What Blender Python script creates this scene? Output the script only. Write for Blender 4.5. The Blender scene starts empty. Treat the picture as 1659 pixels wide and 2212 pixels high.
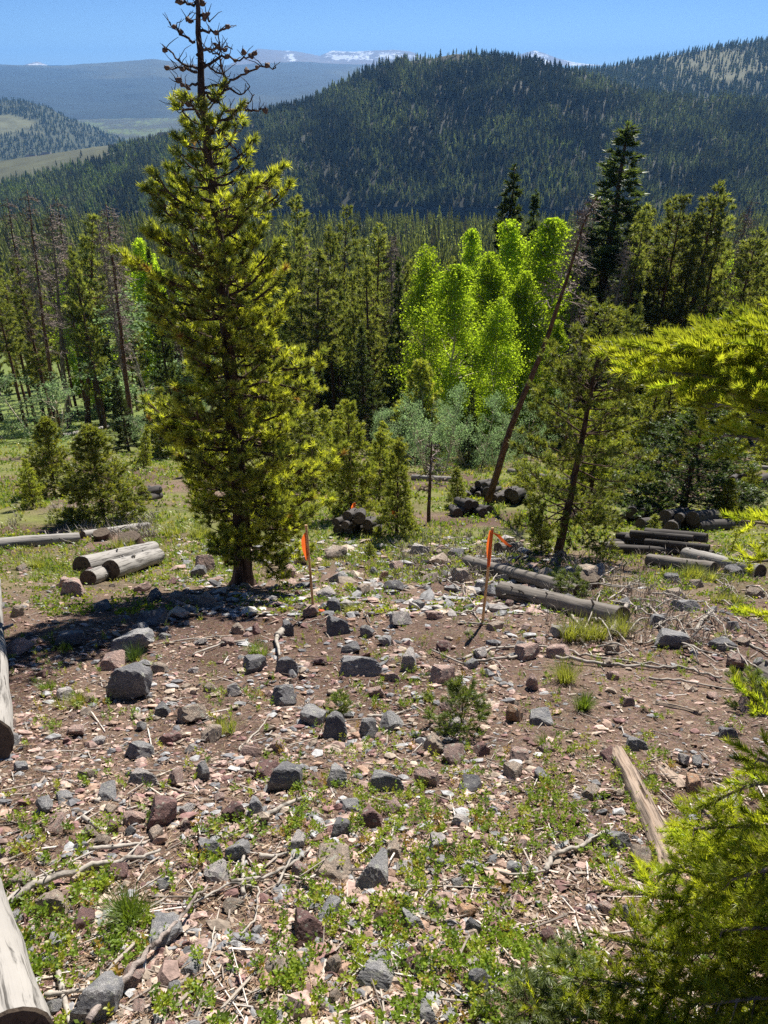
import bpy, math, random
import numpy as np
from mathutils import Vector, Matrix
R = math.radians
random.seed(7)
RNG = np.random.default_rng(11)
SC = bpy.context.scene
COL = SC.collection

# ------------------------------------------------------------------ camera, sky, sun, exposure
PITCH = 30.8
F = 1598.0                       # focal length in units of a 1659 x 2212 picture
cam_d = bpy.data.cameras.new('camera')
cam = bpy.data.objects.new('camera', cam_d); COL.objects.link(cam)
cam.location = (0, 0, 0); cam.rotation_euler = (R(90 - PITCH), 0, 0)
cam_d.sensor_fit = 'VERTICAL'; cam_d.sensor_height = 36; cam_d.lens = 26
cam_d.clip_start = 0.05; cam_d.clip_end = 80000
SC.camera = cam
SUN_AZ, SUN_EL = 19.0, 42.0      # degrees right of straight ahead, degrees up
world = bpy.data.worlds.new('World'); SC.world = world; world.use_nodes = True
wn = world.node_tree
sky = wn.nodes.new('ShaderNodeTexSky'); sky.sky_type = 'NISHITA'; sky.sun_disc = False
sky.sun_elevation = R(SUN_EL); sky.sun_rotation = R(SUN_AZ)
sky.altitude = 2900; sky.air_density = 0.75; sky.dust_density = 0.0; sky.ozone_density = 9.0
bg = wn.nodes['Background']; bg.inputs['Strength'].default_value = 0.05
wn.links.new(sky.outputs[0], bg.inputs[0])
sl = bpy.data.lights.new('sun', 'SUN'); sl.energy = 5.0; sl.angle = R(0.5); sl.color = (1, 0.94, 0.84)
sun = bpy.data.objects.new('sun', sl); COL.objects.link(sun)
sd = Vector((math.sin(R(SUN_AZ)) * math.cos(R(SUN_EL)), math.cos(R(SUN_AZ)) * math.cos(R(SUN_EL)), math.sin(R(SUN_EL))))
sun.rotation_euler = sd.to_track_quat('Z', 'Y').to_euler(); sun.location = (20, 60, 60)
SC.view_settings.view_transform = 'Standard'; SC.view_settings.look = 'None'
SC.view_settings.exposure = 1.02; SC.view_settings.gamma = 1
SC.cycles.max_bounces = 8; SC.cycles.diffuse_bounces = 3; SC.cycles.transmission_bounces = 6
SC.cycles.volume_bounces = 0; SC.cycles.transparent_max_bounces = 4
SC.cycles.use_adaptive_sampling = True; SC.cycles.adaptive_threshold = 0.006
SC.cycles.sample_clamp_indirect = 6
SC.cycles.use_denoising = False

# ------------------------------------------------------------------ picture <-> world
cp, sp_ = math.cos(R(PITCH)), math.sin(R(PITCH))
def ray(px, py):
    a = (np.asarray(px, float) - 829.5) / F; b = (1106 - np.asarray(py, float)) / F
    return np.stack([a + 0 * b, cp + b * sp_ + 0 * a, -sp_ + b * cp + 0 * a], -1)
def at(px, py, y):               # the point on the pixel's ray at forward distance y
    d = ray(px, py); return d * (y / d[..., 1:2])
def proj(p):
    p = np.asarray(p, float); x, y, z = p[..., 0], p[..., 1], p[..., 2]
    dep = y * cp - z * sp_; up = y * sp_ + z * cp
    return 829.5 + F * x / dep, 1106 - F * up / dep, dep

# ------------------------------------------------------------------ noise and terrain
def hsh(ix, iy, s):
    n = (ix.astype(np.int64) * 374761393 + iy.astype(np.int64) * 668265263 + s * 974711) & 0xffffffff
    n = ((n ^ (n >> 13)) * 1274126177) & 0xffffffff
    return ((n ^ (n >> 16)) & 0xffff) / 65535.0
def vn(x, y, s=0):
    x = np.asarray(x, float); y = np.asarray(y, float)
    ix = np.floor(x); iy = np.floor(y); fx = x - ix; fy = y - iy
    fx = fx * fx * (3 - 2 * fx); fy = fy * fy * (3 - 2 * fy)
    a = hsh(ix, iy, s); b = hsh(ix + 1, iy, s); c = hsh(ix, iy + 1, s); d = hsh(ix + 1, iy + 1, s)
    return (a * (1 - fx) + b * fx) * (1 - fy) + (c * (1 - fx) + d * fx) * fy * 1.0
def fbm(x, y, s=0, o=4):
    t = 0; a = 1; n = 0
    for i in range(o):
        t = t + a * (vn(x, y, s + i * 17) - .5); n += a; a *= .5; x = np.asarray(x) * 2.03 + 5.1; y = np.asarray(y) * 2.03 + 1.7
    return t / n * 2
KY = np.array([-40, -20, -5, 0, 2.6, 5.3, 7.5, 12, 22, 40, 60, 120, 200, 300, 450, 700, 1000, 1600, 3000, 40000.])
KZ = np.array([16, 8, .9, -1.6, -2.93, -4.3, -5.5, -7.6, -11.9, -18.8, -26, -41, -56, -67, -85, -121, -165, -210, -245, -260.])
_m = np.gradient(KZ, KY)
for i in range(len(KY)):
    s0 = (KZ[i] - KZ[i - 1]) / (KY[i] - KY[i - 1]) if i else None
    s1 = (KZ[i + 1] - KZ[i]) / (KY[i + 1] - KY[i]) if i < len(KY) - 1 else None
    _m[i] = s1 if s0 is None else s0 if s1 is None else (0 if s0 * s1 <= 0 else 2 * s0 * s1 / (s0 + s1))
def prof(y):
    y = np.clip(y, KY[0], KY[-1]); i = np.clip(np.searchsorted(KY, y) - 1, 0, len(KY) - 2)
    h = KY[i + 1] - KY[i]; t = (y - KY[i]) / h
    return ((2*t**3 - 3*t**2 + 1) * KZ[i] + (t**3 - 2*t**2 + t) * h * _m[i] + (-2*t**3 + 3*t**2) * KZ[i + 1] + (t**3 - t**2) * h * _m[i + 1])
def sstep(a, b, x):
    t = np.clip((x - a) / (b - a), 0, 1); return t * t * (3 - 2 * t)
def H(x, y):
    x = np.asarray(x, float); y = np.asarray(y, float); r = np.hypot(x, y)
    z = prof(y)
    z = z + fbm(x / 3.1, y / 3.1, 1, 3) * .10 * (1 - sstep(30, 90, r))
    z = z + fbm(x / .7, y / .7, 5, 4) * .045 * (1 - sstep(12, 30, r))
    z = z + fbm(x / .09, y / .09, 9, 2) * .011 * (1 - sstep(4, 10, r))
    z = z + fbm(x / 60, y / 60, 21, 3) * 4 * sstep(45, 140, r)
    return z
def ground(px, py):              # where a pixel's ray meets the ground
    d = ray(px, py); d = d / d[1]; lo = .3; y = .3
    while y < 1500:
        if d[2] * y < float(H(d[0] * y, y)): break
        lo = y; y *= 1.02
    hi = y
    for _ in range(25):
        m = (lo + hi) / 2
        if d[2] * m < float(H(d[0] * m, m)): hi = m
        else: lo = m
    return Vector((d[0] * hi, hi, float(H(d[0] * hi, hi))))
def nrm(x, y, e=.12):
    n = Vector((-(float(H(x + e, y)) - float(H(x - e, y))) / (2 * e), -(float(H(x, y + e)) - float(H(x, y - e))) / (2 * e), 1))
    return n.normalized()

# ------------------------------------------------------------------ mesh helpers
def mesh(name, V, Fs, mat=None, col=None, smooth=False, mats=None, mi=None):
    V = np.asarray(V, np.float32); Fs = [np.asarray(f, np.int32) for f in (Fs if isinstance(Fs, list) else [Fs]) if len(f)]
    me = bpy.data.meshes.new(name)
    me.vertices.add(len(V)); me.vertices.foreach_set('co', V.ravel())
    li = np.concatenate([f.ravel() for f in Fs]); ln = np.concatenate([np.full(len(f), f.shape[1], np.int32) for f in Fs])
    me.loops.add(len(li)); me.loops.foreach_set('vertex_index', li)
    me.polygons.add(len(ln)); st = np.zeros(len(ln), np.int32); st[1:] = np.cumsum(ln)[:-1]
    me.polygons.foreach_set('loop_start', st)
    me.polygons.foreach_set('use_smooth', np.full(len(ln), smooth, bool))
    if col is not None:
        a = me.color_attributes.new('Col', 'FLOAT_COLOR', 'POINT')
        c = np.ones((len(V), 4), np.float32); c[:, :3] = col; a.data.foreach_set('color', c.ravel())
    for m in (mats or ([mat] if mat else [])): me.materials.append(m)
    if mi is not None: me.polygons.foreach_set('material_index', np.asarray(mi, np.int32))
    me.update(calc_edges=True)
    return me
def ob(name, me, parent=None):
    o = bpy.data.objects.new(name, me); COL.objects.link(o)
    if parent: o.parent = parent
    return o
def tag(o, label, cat, group=None, kind=None):
    if label: o['label'] = label
    if cat: o['category'] = cat
    if group: o['group'] = group
    if kind: o['kind'] = kind
    return o
def root(name, loc=(0, 0, 0)):
    o = bpy.data.objects.new(name, None); COL.objects.link(o); o.location = loc; o.empty_display_size = .2; return o
class Acc:                       # gathers vertex and face arrays
    def __init__(s): s.v = []; s.f3 = []; s.f4 = []; s.c = []; s.n = 0
    def add(s, V, F3=None, F4=None, C=None):
        V = np.asarray(V, np.float32)
        if F3 is not None and len(F3): s.f3.append(np.asarray(F3) + s.n)
        if F4 is not None and len(F4): s.f4.append(np.asarray(F4) + s.n)
        s.v.append(V); s.n += len(V)
        c = np.ones((len(V), 3), np.float32)
        if C is not None: c[:] = C
        s.c.append(c)
    def mesh(s, name, mat, smooth=False):
        Fs = []
        if s.f3: Fs.append(np.concatenate(s.f3))
        if s.f4: Fs.append(np.concatenate(s.f4))
        return mesh(name, np.concatenate(s.v), Fs, mat, np.concatenate(s.c), smooth)
def tube(P, rad, k=6, cap=True, jit=0, rng=RNG):
    P = np.asarray(P, float); n = len(P); rad = np.broadcast_to(np.asarray(rad, float), (n,))
    T = np.gradient(P, axis=0); T /= np.linalg.norm(T, axis=1)[:, None] + 1e-9
    ref = np.array([0, 0, 1.]) if abs(T[0][2]) < .8 else np.array([1., 0, 0])
    A = np.cross(T, ref); A /= np.linalg.norm(A, axis=1)[:, None] + 1e-9; B = np.cross(T, A)
    th = np.arange(k) / k * 2 * math.pi
    rr = rad[:, None] * (1 + (rng.random((n, k)) - .5) * jit)
    V = P[:, None] + rr[..., None] * (np.cos(th)[None, :, None] * A[:, None] + np.sin(th)[None, :, None] * B[:, None])
    V = V.reshape(-1, 3); i = np.arange(n - 1)[:, None] * k; j = np.arange(k)[None]; j2 = (j + 1) % k
    Q = np.stack([i + j, i + j2, i + k + j2, i + k + j], -1).reshape(-1, 4)
    F3 = np.zeros((0, 3), int)
    if cap:
        V = np.vstack([V, P[:1], P[-1:]]); j = np.arange(k); j2 = (j + 1) % k; c0 = n * k
        F3 = np.vstack([np.stack([j2, j, np.full(k, c0)], -1), np.stack([(n - 1) * k + j, (n - 1) * k + j2, np.full(k, c0 + 1)], -1)])
    return V, F3, Q
def wob(p0, p1, n, amp, rng=RNG, up=0):
    t = np.linspace(0, 1, n)[:, None]; p0 = np.asarray(p0, float); p1 = np.asarray(p1, float)
    L = np.linalg.norm(p1 - p0); w = np.cumsum(rng.normal(size=(n, 3)), 0) * amp * L / n; w -= w[:1]; w -= t * w[-1:]
    P = p0 + (p1 - p0) * t + w; P[:, 2] += up * L * np.sin(t[:, 0] * math.pi); return P
def needles(P, D, shoot, nl, w, k, rng, col, ang=(28, 62), cj=.16, tipcol=None, up=0):
    """k thin triangles around each shoot; P base, D direction of every shoot"""
    P = np.asarray(P, float); D = np.asarray(D, float); n = len(P)
    D = D / (np.linalg.norm(D, axis=1)[:, None] + 1e-9)
    shoot = np.broadcast_to(shoot, (n,)); nl = np.broadcast_to(nl, (n,))
    Pk = np.repeat(P, k, 0); Dk = np.repeat(D, k, 0); u = rng.random(n * k) ** .8
    rv = rng.normal(size=(n * k, 3)); pr = rv - (rv * Dk).sum(1)[:, None] * Dk; pr /= np.linalg.norm(pr, axis=1)[:, None] + 1e-9
    a = np.radians(rng.uniform(ang[0], ang[1], n * k)) * (1.15 - .45 * u)
    nd = Dk * np.cos(a)[:, None] + pr * np.sin(a)[:, None]
    nd = nd + np.array([0, 0, up]); nd /= np.linalg.norm(nd, axis=1)[:, None]
    b = Pk + Dk * (u * np.repeat(shoot, k))[:, None]; ln = np.repeat(nl, k) * rng.uniform(.75, 1.15, n * k)
    s = np.cross(nd, rng.normal(size=(n * k, 3))); s /= np.linalg.norm(s, axis=1)[:, None] + 1e-9; s *= w / 2
    V = np.stack([b - s, b + s, b + nd * ln[:, None]], 1).reshape(-1, 3)
    C = np.repeat(np.broadcast_to(col, (n, 3)), k, 0) * (1 + (rng.random((n * k, 1)) - .5) * 2 * cj)
    C = np.repeat(C, 3, 0)
    if tipcol is not None: C[2::3] = C[2::3] * .5 + np.asarray(tipcol) * .5
    return V, np.arange(n * k * 3).reshape(-1, 3), C
def leaves(P, size, rng, col, cj=.2, asp=.8):
    n = len(P); a = rng.normal(size=(n, 3)); a /= np.linalg.norm(a, axis=1)[:, None]
    b = np.cross(a, rng.normal(size=(n, 3))); b /= np.linalg.norm(b, axis=1)[:, None]
    s = (np.broadcast_to(size, (n,)) * rng.uniform(.7, 1.3, n))[:, None] / 2
    V = np.stack([P - a * s, P + b * s * asp, P + a * s, P - b * s * asp], 1).reshape(-1, 3)
    C = np.broadcast_to(col, (n, 3)) * (1 + (rng.random((n, 1)) - .5) * 2 * cj)
    return V, np.arange(n * 4).reshape(-1, 4), np.repeat(C, 4, 0)

# ------------------------------------------------------------------ materials
def nt(name):
    m = bpy.data.materials.new(name); m.use_nodes = True; t = m.node_tree; t.nodes.clear()
    return m, t, t.nodes.new('ShaderNodeOutputMaterial')
def N(t, ty, **kw):
    n = t.nodes.new(ty)
    for k, v in kw.items():
        if k in n.inputs: n.inputs[k].default_value = v
        else: setattr(n, k, v)
    return n
def mixc(t, fac, a, b, mode='MIX'):
    n = t.nodes.new('ShaderNodeMix'); n.data_type = 'RGBA'; n.blend_type = mode
    for s, v in ((0, fac), (6, a), (7, b)):
        if hasattr(v, 'is_output'): t.links.new(v, n.inputs[s])
        else: n.inputs[s].default_value = v if s == 0 else (*v, 1) if len(v) == 3 else v
    return n.outputs[2]
def ramp(t, src, stops):
    r = t.nodes.new('ShaderNodeValToRGB'); e = r.color_ramp.elements
    while len(e) < len(stops): e.new(.5)
    for i, (p, c) in enumerate(stops): e[i].position = p; e[i].color = (*c, 1) if len(c) == 3 else c
    t.links.new(src, r.inputs[0]); return r.outputs[0]
def noise(t, vec, scale, detail=4, rough=.55, dist=0):
    n = N(t, 'ShaderNodeTexNoise', Scale=scale, Detail=detail, Roughness=rough, Distortion=dist)
    if vec is not None: t.links.new(vec, n.inputs['Vector'])
    return n.outputs[0]
def foliage(name, tr=.5, gloss=.06, tint=(1.25, 1.3, .55), rough=.45, ov=.25):
    """diffuse + translucent leaf; the colour is the mesh attribute times a random factor per object"""
    m, t, o = nt(name)
    a = N(t, 'ShaderNodeAttribute', attribute_name='Col')
    oi = N(t, 'ShaderNodeObjectInfo')
    mr = N(t, 'ShaderNodeMapRange'); t.links.new(oi.outputs['Random'], mr.inputs[0]); mr.inputs[3].default_value = 1 - ov; mr.inputs[4].default_value = 1 + ov
    c = mixc(t, 1.0, a.outputs[0], mr.outputs[0], 'MULTIPLY')
    c2 = mixc(t, 1.0, c, tint, 'MULTIPLY')
    d = N(t, 'ShaderNodeBsdfDiffuse'); t.links.new(c, d.inputs[0])
    tl = N(t, 'ShaderNodeBsdfTranslucent'); t.links.new(c2, tl.inputs[0])
    mx = N(t, 'ShaderNodeMixShader'); mx.inputs[0].default_value = tr
    t.links.new(d.outputs[0], mx.inputs[1]); t.links.new(tl.outputs[0], mx.inputs[2])
    g = N(t, 'ShaderNodeBsdfGlossy', Roughness=rough); g.inputs[0].default_value = (.9, .95, .9, 1)
    m2 = N(t, 'ShaderNodeMixShader'); m2.inputs[0].default_value = gloss
    t.links.new(mx.outputs[0], m2.inputs[1]); t.links.new(g.outputs[0], m2.inputs[2]); t.links.new(m2.outputs[0], o.inputs[0])
    return m
def wood(name, ca, cb, crack, stretch=(1.2, 26, 26), rough=.85, bump=.5, obj=True):
    m, t, o = nt(name)
    tc = N(t, 'ShaderNodeTexCoord'); mp = N(t, 'ShaderNodeMapping'); mp.inputs['Scale'].default_value = stretch
    t.links.new(tc.outputs['Object'], mp.inputs[0])
    n1 = noise(t, mp.outputs[0], 1, 6, .65, .4); n2 = noise(t, tc.outputs['Object'], 5, 3)
    c = mixc(t, n2, ca, cb); k = ramp(t, n1, [(.36, (0, 0, 0)), (.5, (1, 1, 1))])
    c = mixc(t, k, crack, c)
    p = N(t, 'ShaderNodeBsdfPrincipled', Roughness=rough); t.links.new(c, p.inputs['Base Color'])
    p.inputs['Specular IOR Level'].default_value = .25
    b = N(t, 'ShaderNodeBump', Strength=bump, Distance=.01); t.links.new(n1, b.inputs['Height']); t.links.new(b.outputs[0], p.inputs['Normal'])
    t.links.new(p.outputs[0], o.inputs[0]); return m
def bark(name, ca, cb, scale=18, stretch=(1, 1, .25), dist=.02):
    m, t, o = nt(name)
    tc = N(t, 'ShaderNodeTexCoord'); mp = N(t, 'ShaderNodeMapping'); mp.inputs['Scale'].default_value = stretch
    t.links.new(tc.outputs['Object'], mp.inputs[0])
    n1 = noise(t, mp.outputs[0], scale, 6, .7, .6); n2 = noise(t, tc.outputs['Object'], 1.3, 2)
    k = ramp(t, n1, [(.35, (.02, .016, .013)), (.5, ca), (.7, cb)])
    c = mixc(t, n2, k, mixc(t, 1.0, k, (1.25, .95, .8), 'MULTIPLY'))
    p = N(t, 'ShaderNodeBsdfPrincipled', Roughness=.9); t.links.new(c, p.inputs['Base Color']); p.inputs['Specular IOR Level'].default_value = .15
    b = N(t, 'ShaderNodeBump', Strength=.8, Distance=dist); t.links.new(n1, b.inputs['Height']); t.links.new(b.outputs[0], p.inputs['Normal'])
    t.links.new(p.outputs[0], o.inputs[0]); return m
def plain(name, c, rough=.8, tr=0):
    m, t, o = nt(name)
    tc = N(t, 'ShaderNodeTexCoord'); n = noise(t, tc.outputs['Object'], 14, 4)
    cc = mixc(t, n, tuple(v * .7 for v in c), tuple(min(1, v * 1.2) for v in c))
    p = N(t, 'ShaderNodeBsdfPrincipled', Roughness=rough); t.links.new(cc, p.inputs['Base Color'])
    if tr:
        tl = N(t, 'ShaderNodeBsdfTranslucent'); t.links.new(cc, tl.inputs[0]); mx = N(t, 'ShaderNodeMixShader'); mx.inputs[0].default_value = tr
        t.links.new(p.outputs[0], mx.inputs[1]); t.links.new(tl.outputs[0], mx.inputs[2]); t.links.new(mx.outputs[0], o.inputs[0])
    else: t.links.new(p.outputs[0], o.inputs[0])
    return m
def rockmat():
    m, t, o = nt('rock')
    tc = N(t, 'ShaderNodeTexCoord'); oi = N(t, 'ShaderNodeObjectInfo')
    ad = N(t, 'ShaderNodeVectorMath', operation='ADD'); t.links.new(tc.outputs['Object'], ad.inputs[0]); t.links.new(oi.outputs['Location'], ad.inputs[1])
    v = ad.outputs[0]
    n1 = noise(t, v, 2.2, 6, .65, .5); n2 = noise(t, v, 9, 5, .7); n3 = noise(t, v, 30, 3, .6); n4 = noise(t, v, 3.5, 3, .5)
    base = oi.outputs['Color']
    c = mixc(t, ramp(t, n1, [(.38, (0, 0, 0)), (.62, (1, 1, 1))]), mixc(t, 1.0, base, (.72, .73, .77), 'MULTIPLY'), mixc(t, 1.0, base, (1.45, 1.4, 1.34), 'MULTIPLY'))
    c = mixc(t, ramp(t, n2, [(.42, (0, 0, 0)), (.5, (.55, .55, .55)), (.58, (0, 0, 0))]), c, mixc(t, 1.0, base, (.4, .4, .42), 'MULTIPLY'))
    c = mixc(t, ramp(t, n4, [(.60, (0, 0, 0)), (.66, (.7, .7, .7))]), c, (.42, .43, .36))
    c = mixc(t, ramp(t, n3, [(.3, (.5, .5, .5)), (.45, (0, 0, 0))]), c, (.05, .045, .045))
    p = N(t, 'ShaderNodeBsdfPrincipled', Roughness=.82); t.links.new(c, p.inputs['Base Color']); p.inputs['Specular IOR Level'].default_value = .35
    b = N(t, 'ShaderNodeBump', Strength=.7, Distance=.05); t.links.new(n2, b.inputs['Height'])
    b2 = N(t, 'ShaderNodeBump', Strength=.5, Distance=.012); t.links.new(n3, b2.inputs['Height']); t.links.new(b.outputs[0], b2.inputs['Normal'])
    t.links.new(b2.outputs[0], p.inputs['Normal']); t.links.new(p.outputs[0], o.inputs[0]); return m
def attrmat(name, rough=.9, nscale=0, amt=.3, bump=0, bscale=30, spec=.2):
    """vertex colour times a little noise"""
    m, t, o = nt(name)
    a = N(t, 'ShaderNodeAttribute', attribute_name='Col'); c = a.outputs[0]
    tc = N(t, 'ShaderNodeTexCoord')
    if nscale:
        n = noise(t, tc.outputs['Object'], nscale, 5, .65)
        c = mixc(t, 1.0, c, ramp(t, n, [(.3, (1 - amt,) * 3), (.7, (1 + amt,) * 3)]), 'MULTIPLY')
    p = N(t, 'ShaderNodeBsdfPrincipled', Roughness=rough); t.links.new(c, p.inputs['Base Color']); p.inputs['Specular IOR Level'].default_value = spec
    if bump:
        b = N(t, 'ShaderNodeBump', Strength=.8, Distance=bump); t.links.new(noise(t, tc.outputs['Object'], bscale, 5, .65), b.inputs['Height']); t.links.new(b.outputs[0], p.inputs['Normal'])
    t.links.new(p.outputs[0], o.inputs[0]); return m
def groundmat():
    m, t, o = nt('stony_soil')
    a = N(t, 'ShaderNodeAttribute', attribute_name='Col'); tc = N(t, 'ShaderNodeTexCoord'); v = tc.outputs['Object']
    n1 = noise(t, v, 26, 6, .7, .3); n2 = noise(t, v, 120, 4, .7); n3 = noise(t, v, 1.6, 5, .6)
    vo = N(t, 'ShaderNodeTexVoronoi', Scale=55.0); t.links.new(v, vo.inputs['Vector'])
    c = a.outputs[0]
    c = mixc(t, 1.0, c, ramp(t, n3, [(.3, (.75, .72, .72)), (.7, (1.25, 1.2, 1.15))]), 'MULTIPLY')
    c = mixc(t, 1.0, c, ramp(t, n1, [(.3, (.45, .43, .42)), (.52, (1, 1, 1)), (.72, (1.75, 1.7, 1.65))]), 'MULTIPLY')
    pb = ramp(t, n2, [(.56, (0, 0, 0)), (.64, (.55, .55, .55))])
    c = mixc(t, pb, c, mixc(t, .5, vo.outputs['Color'], (.35, .29, .25)), 'MIX')
    c = mixc(t, pb, c, (.27, .22, .185))
    p = N(t, 'ShaderNodeBsdfPrincipled', Roughness=.95); t.links.new(c, p.inputs['Base Color']); p.inputs['Specular IOR Level'].default_value = .1
    b = N(t, 'ShaderNodeBump', Strength=1.0, Distance=.02); t.links.new(n1, b.inputs['Height'])
    b2 = N(t, 'ShaderNodeBump', Strength=.8, Distance=.006); t.links.new(n2, b2.inputs['Height']); t.links.new(b.outputs[0], b2.inputs['Normal'])
    t.links.new(b2.outputs[0], p.inputs['Normal']); t.links.new(p.outputs[0], o.inputs[0]); return m

M_NEEDLE = foliage('pine_needles', .55, .05, rough=.5)
M_FIR = foliage('fir_needles', .6, .03)
M_FOREST = foliage('forest_needles', .5, .03, ov=.3)
M_ASPEN = foliage('aspen_leaves', .60, .0, (1.25, 1.35, .38), ov=.18)
M_WILLOW = foliage('willow_leaves', .5, .0, (1.1, 1.25, .8), ov=.1)
M_LEAF = foliage('shrublet_leaves', .55, .02, (1.3, 1.3, .4), ov=.1)
M_GRASS = foliage('grass_blades', .5, .05, (1.25, 1.25, .5), ov=.15)
M_BARK = bark('pine_bark', (.075, .056, .046), (.15, .118, .098))
M_BARKRED = bark('reddish_bark', (.12, .075, .055), (.24, .16, .12))
M_BARKGREY = bark('grey_bark', (.22, .205, .195), (.42, .395, .38))
M_BARKASP = bark('aspen_bark', (.5, .5, .44), (.66, .65, .58), 8, (1, 1, 1), .004)
M_LOG = wood('weathered_log', (.36, .34, .315), (.24, .228, .215), (.06, .055, .05), (2.2, 48, 48))
M_LOGBLACK = wood('shaded_charred_log', (.10, .09, .085), (.05, .046, .044), (.012, .011, .01))  # char, with the piles' backlit shade also put into the near-black colour
M_LOGDARK = wood('dark_log', (.24, .215, .19), (.14, .125, .11), (.03, .027, .025))
M_END = wood('sawn_end', (.14, .105, .075), (.085, .065, .05), (.03, .022, .018), (30, 30, 30))
M_SPLIT = wood('split_wood', (.38, .30, .235), (.25, .19, .15), (.045, .032, .026), (1.4, 44, 44), bump=1)
M_STICK = wood('bleached_stick', (.45, .41, .36), (.27, .24, .21), (.09, .08, .07), (14, 14, 14))
M_CONE = plain('cone_scales', (.16, .095, .06))
M_ROCK = rockmat()
M_GRAVEL = attrmat('gravel', .85, 26, .5, .012, 45)
M_CHIP = attrmat('chips', .85, 60, .3)
M_LATH = wood('stake_lath', (.68, .46, .25), (.58, .38, .2), (.3, .18, .09), (40, 40, 3))
M_TAPE = plain('orange_tape', (.95, .17, .03), .4, .5)
M_GROUND = groundmat()

# ------------------------------------------------------------------ ground sheet
def build_ground():
    r = np.concatenate([[0, .8, 1.6, 2.4, 3.0], 3 + np.arange(1, 420) * .018, [0]])[:-1]
    rr = [r[-1]]
    while rr[-1] < 16000: rr.append(rr[-1] * 1.021)
    r = np.concatenate([r, rr[1:]])
    th = np.radians(np.concatenate([np.arange(-88, -46, 3.), np.arange(-46, 46.01, .14), np.arange(49, 90, 3.)]))
    X = np.outer(r, np.sin(th)); Y = np.outer(r, np.cos(th)) - 3
    Z = H(X, Y); n, k = X.shape
    V = np.stack([X, Y, Z], -1).reshape(-1, 3)
    i = np.arange(n - 1)[:, None] * k; j = np.arange(k - 1)[None]
    Q = np.stack([i + j, i + k + j, i + k + j + 1, i + j + 1], -1).reshape(-1, 4)
    x, y = V[:, 0], V[:, 1]; d = np.hypot(x, y)
    soil = np.array([.085, .053, .040]); soil2 = np.array([.145, .103, .080]); green = np.array([.13, .155, .035]); forest = np.array([.045, .05, .025]); mead = np.array([.13, .19, .04])  # soil tones lowered: tiny shadows between the grains are put into the colour
    a = sstep(-.25, .3, fbm(x / 1.7, y / 1.7, 31, 4))[:, None]
    C = soil * (1 - a) + soil2 * a
    g = (sstep(-.3, .25, fbm(x / 2.3, y / 2.3, 41, 4)) * sstep(6, 13, d) * .9)[:, None]; C = C * (1 - g) + green * g
    f = (sstep(32, 46, d))[:, None]; fo = forest + (mead * .9 - forest) * sstep(-.1, -.5, x / (y + 5) + fbm(x / 12, y / 12, 55, 3) * .3)[:, None]; C = C * (1 - f) + fo * f
    mm = (sstep(.05, .25, fbm(x / 40, y / 40, 51, 3)) * sstep(45, 60, d) * (1 - sstep(200, 400, d)))[:, None]; C = C * (1 - mm) + mead * mm
    fm = (sstep(.0, .25, fbm(x / 160, y / 300, 61, 5)) * sstep(1500, 2500, d))[:, None]; C = C * (1 - fm) + np.array([.04, .05, .028]) * fm
    o = ob('ground', mesh('ground', V, Q, M_GROUND, C, True)); tag(o, 'stony brown soil slope falling away to the valley', None, None, 'structure')
build_ground()

# ------------------------------------------------------------------ hills and mountains (each a ridge sheet at its real distance)
def azel(px, py):
    d = ray(px, py); return math.atan2(d[0], d[1]), d[2] / math.hypot(d[0], d[1])
def ridge(name, label, pts, D0, D1, zb, colf, mat, amp=.06, p=1.0, nr=90, nt_=420, seed=0, back=.4, rough=1.0, ns=None):
    pts = sorted(azel(x, y) for x, y in pts); A = np.array([q[0] for q in pts]); E = np.array([q[1] for q in pts])
    th = np.linspace(A[0], A[-1], nt_); el = np.interp(th, A, E)
    el = el + (fbm(th * 60, th * 0, seed + 3, 4)) * .0011 * rough
    d0 = D0(th) if callable(D0) else np.full(nt_, float(D0)); d1 = D1(th) if callable(D1) else np.full(nt_, float(D1))
    zr = el * d1; s = np.concatenate([np.linspace(0, 1, nr), 1 + np.linspace(0, back, 16)[1:]])
    S, TH = np.meshgrid(s, th, indexing='ij'); D = d0 + (d1 - d0) * S
    z0 = np.full(nt_, float(zb))
    up = np.minimum(S, 1) ** p
    Z = z0 + (zr - z0) * up
    over = np.clip(S - 1, 0, None); Z = Z - over * (zr - z0) * 1.2
    X = D * np.sin(TH); Y = D * np.cos(TH); sc = ns or (d1.mean() - d0.mean()) * .45
    hgt = (zr - z0)
    nzz = fbm(X / sc, Y / sc, seed, 5); nz2 = 1 - np.abs(fbm(TH * d1.mean() / sc * 1.6 + nzz * .6, S * .7, seed + 9, 3)) * 2
    Z = Z + (nzz * amp + (nz2 - .5) * amp * .9) * hgt * np.clip(S * 4, 0, 1) * (1 - np.clip((S - .55) / .45, 0, 1) ** 1.5 * (S <= 1) - (S > 1))
    V = np.stack([X, Y, Z], -1).reshape(-1, 3); n, k = X.shape
    i = np.arange(n - 1)[:, None] * k; j = np.arange(k - 1)[None]
    Q = np.stack([i + j, i + k + j, i + k + j + 1, i + j + 1], -1).reshape(-1, 4)
    C = colf(V[:, 0], V[:, 1], V[:, 2], S.ravel())
    o = ob(name, mesh(name, V, Q, mat, C, True)); tag(o, label, None, None, 'structure')
    return X, Y, Z, S
M_HILL = attrmat('hill_forest_floor', .95, .02, .35, 0)
M_FAR = attrmat('far_forest', .95, .004, .45, 30, .006)
def two(c1, c2, sc, seed, lo=-.1, hi=.2):
    def f(x, y, z, s):
        a = sstep(lo, hi, fbm(x / sc, y / sc, seed, 5))[:, None]; return np.array(c1) * (1 - a) + np.array(c2) * a
    return f
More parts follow.
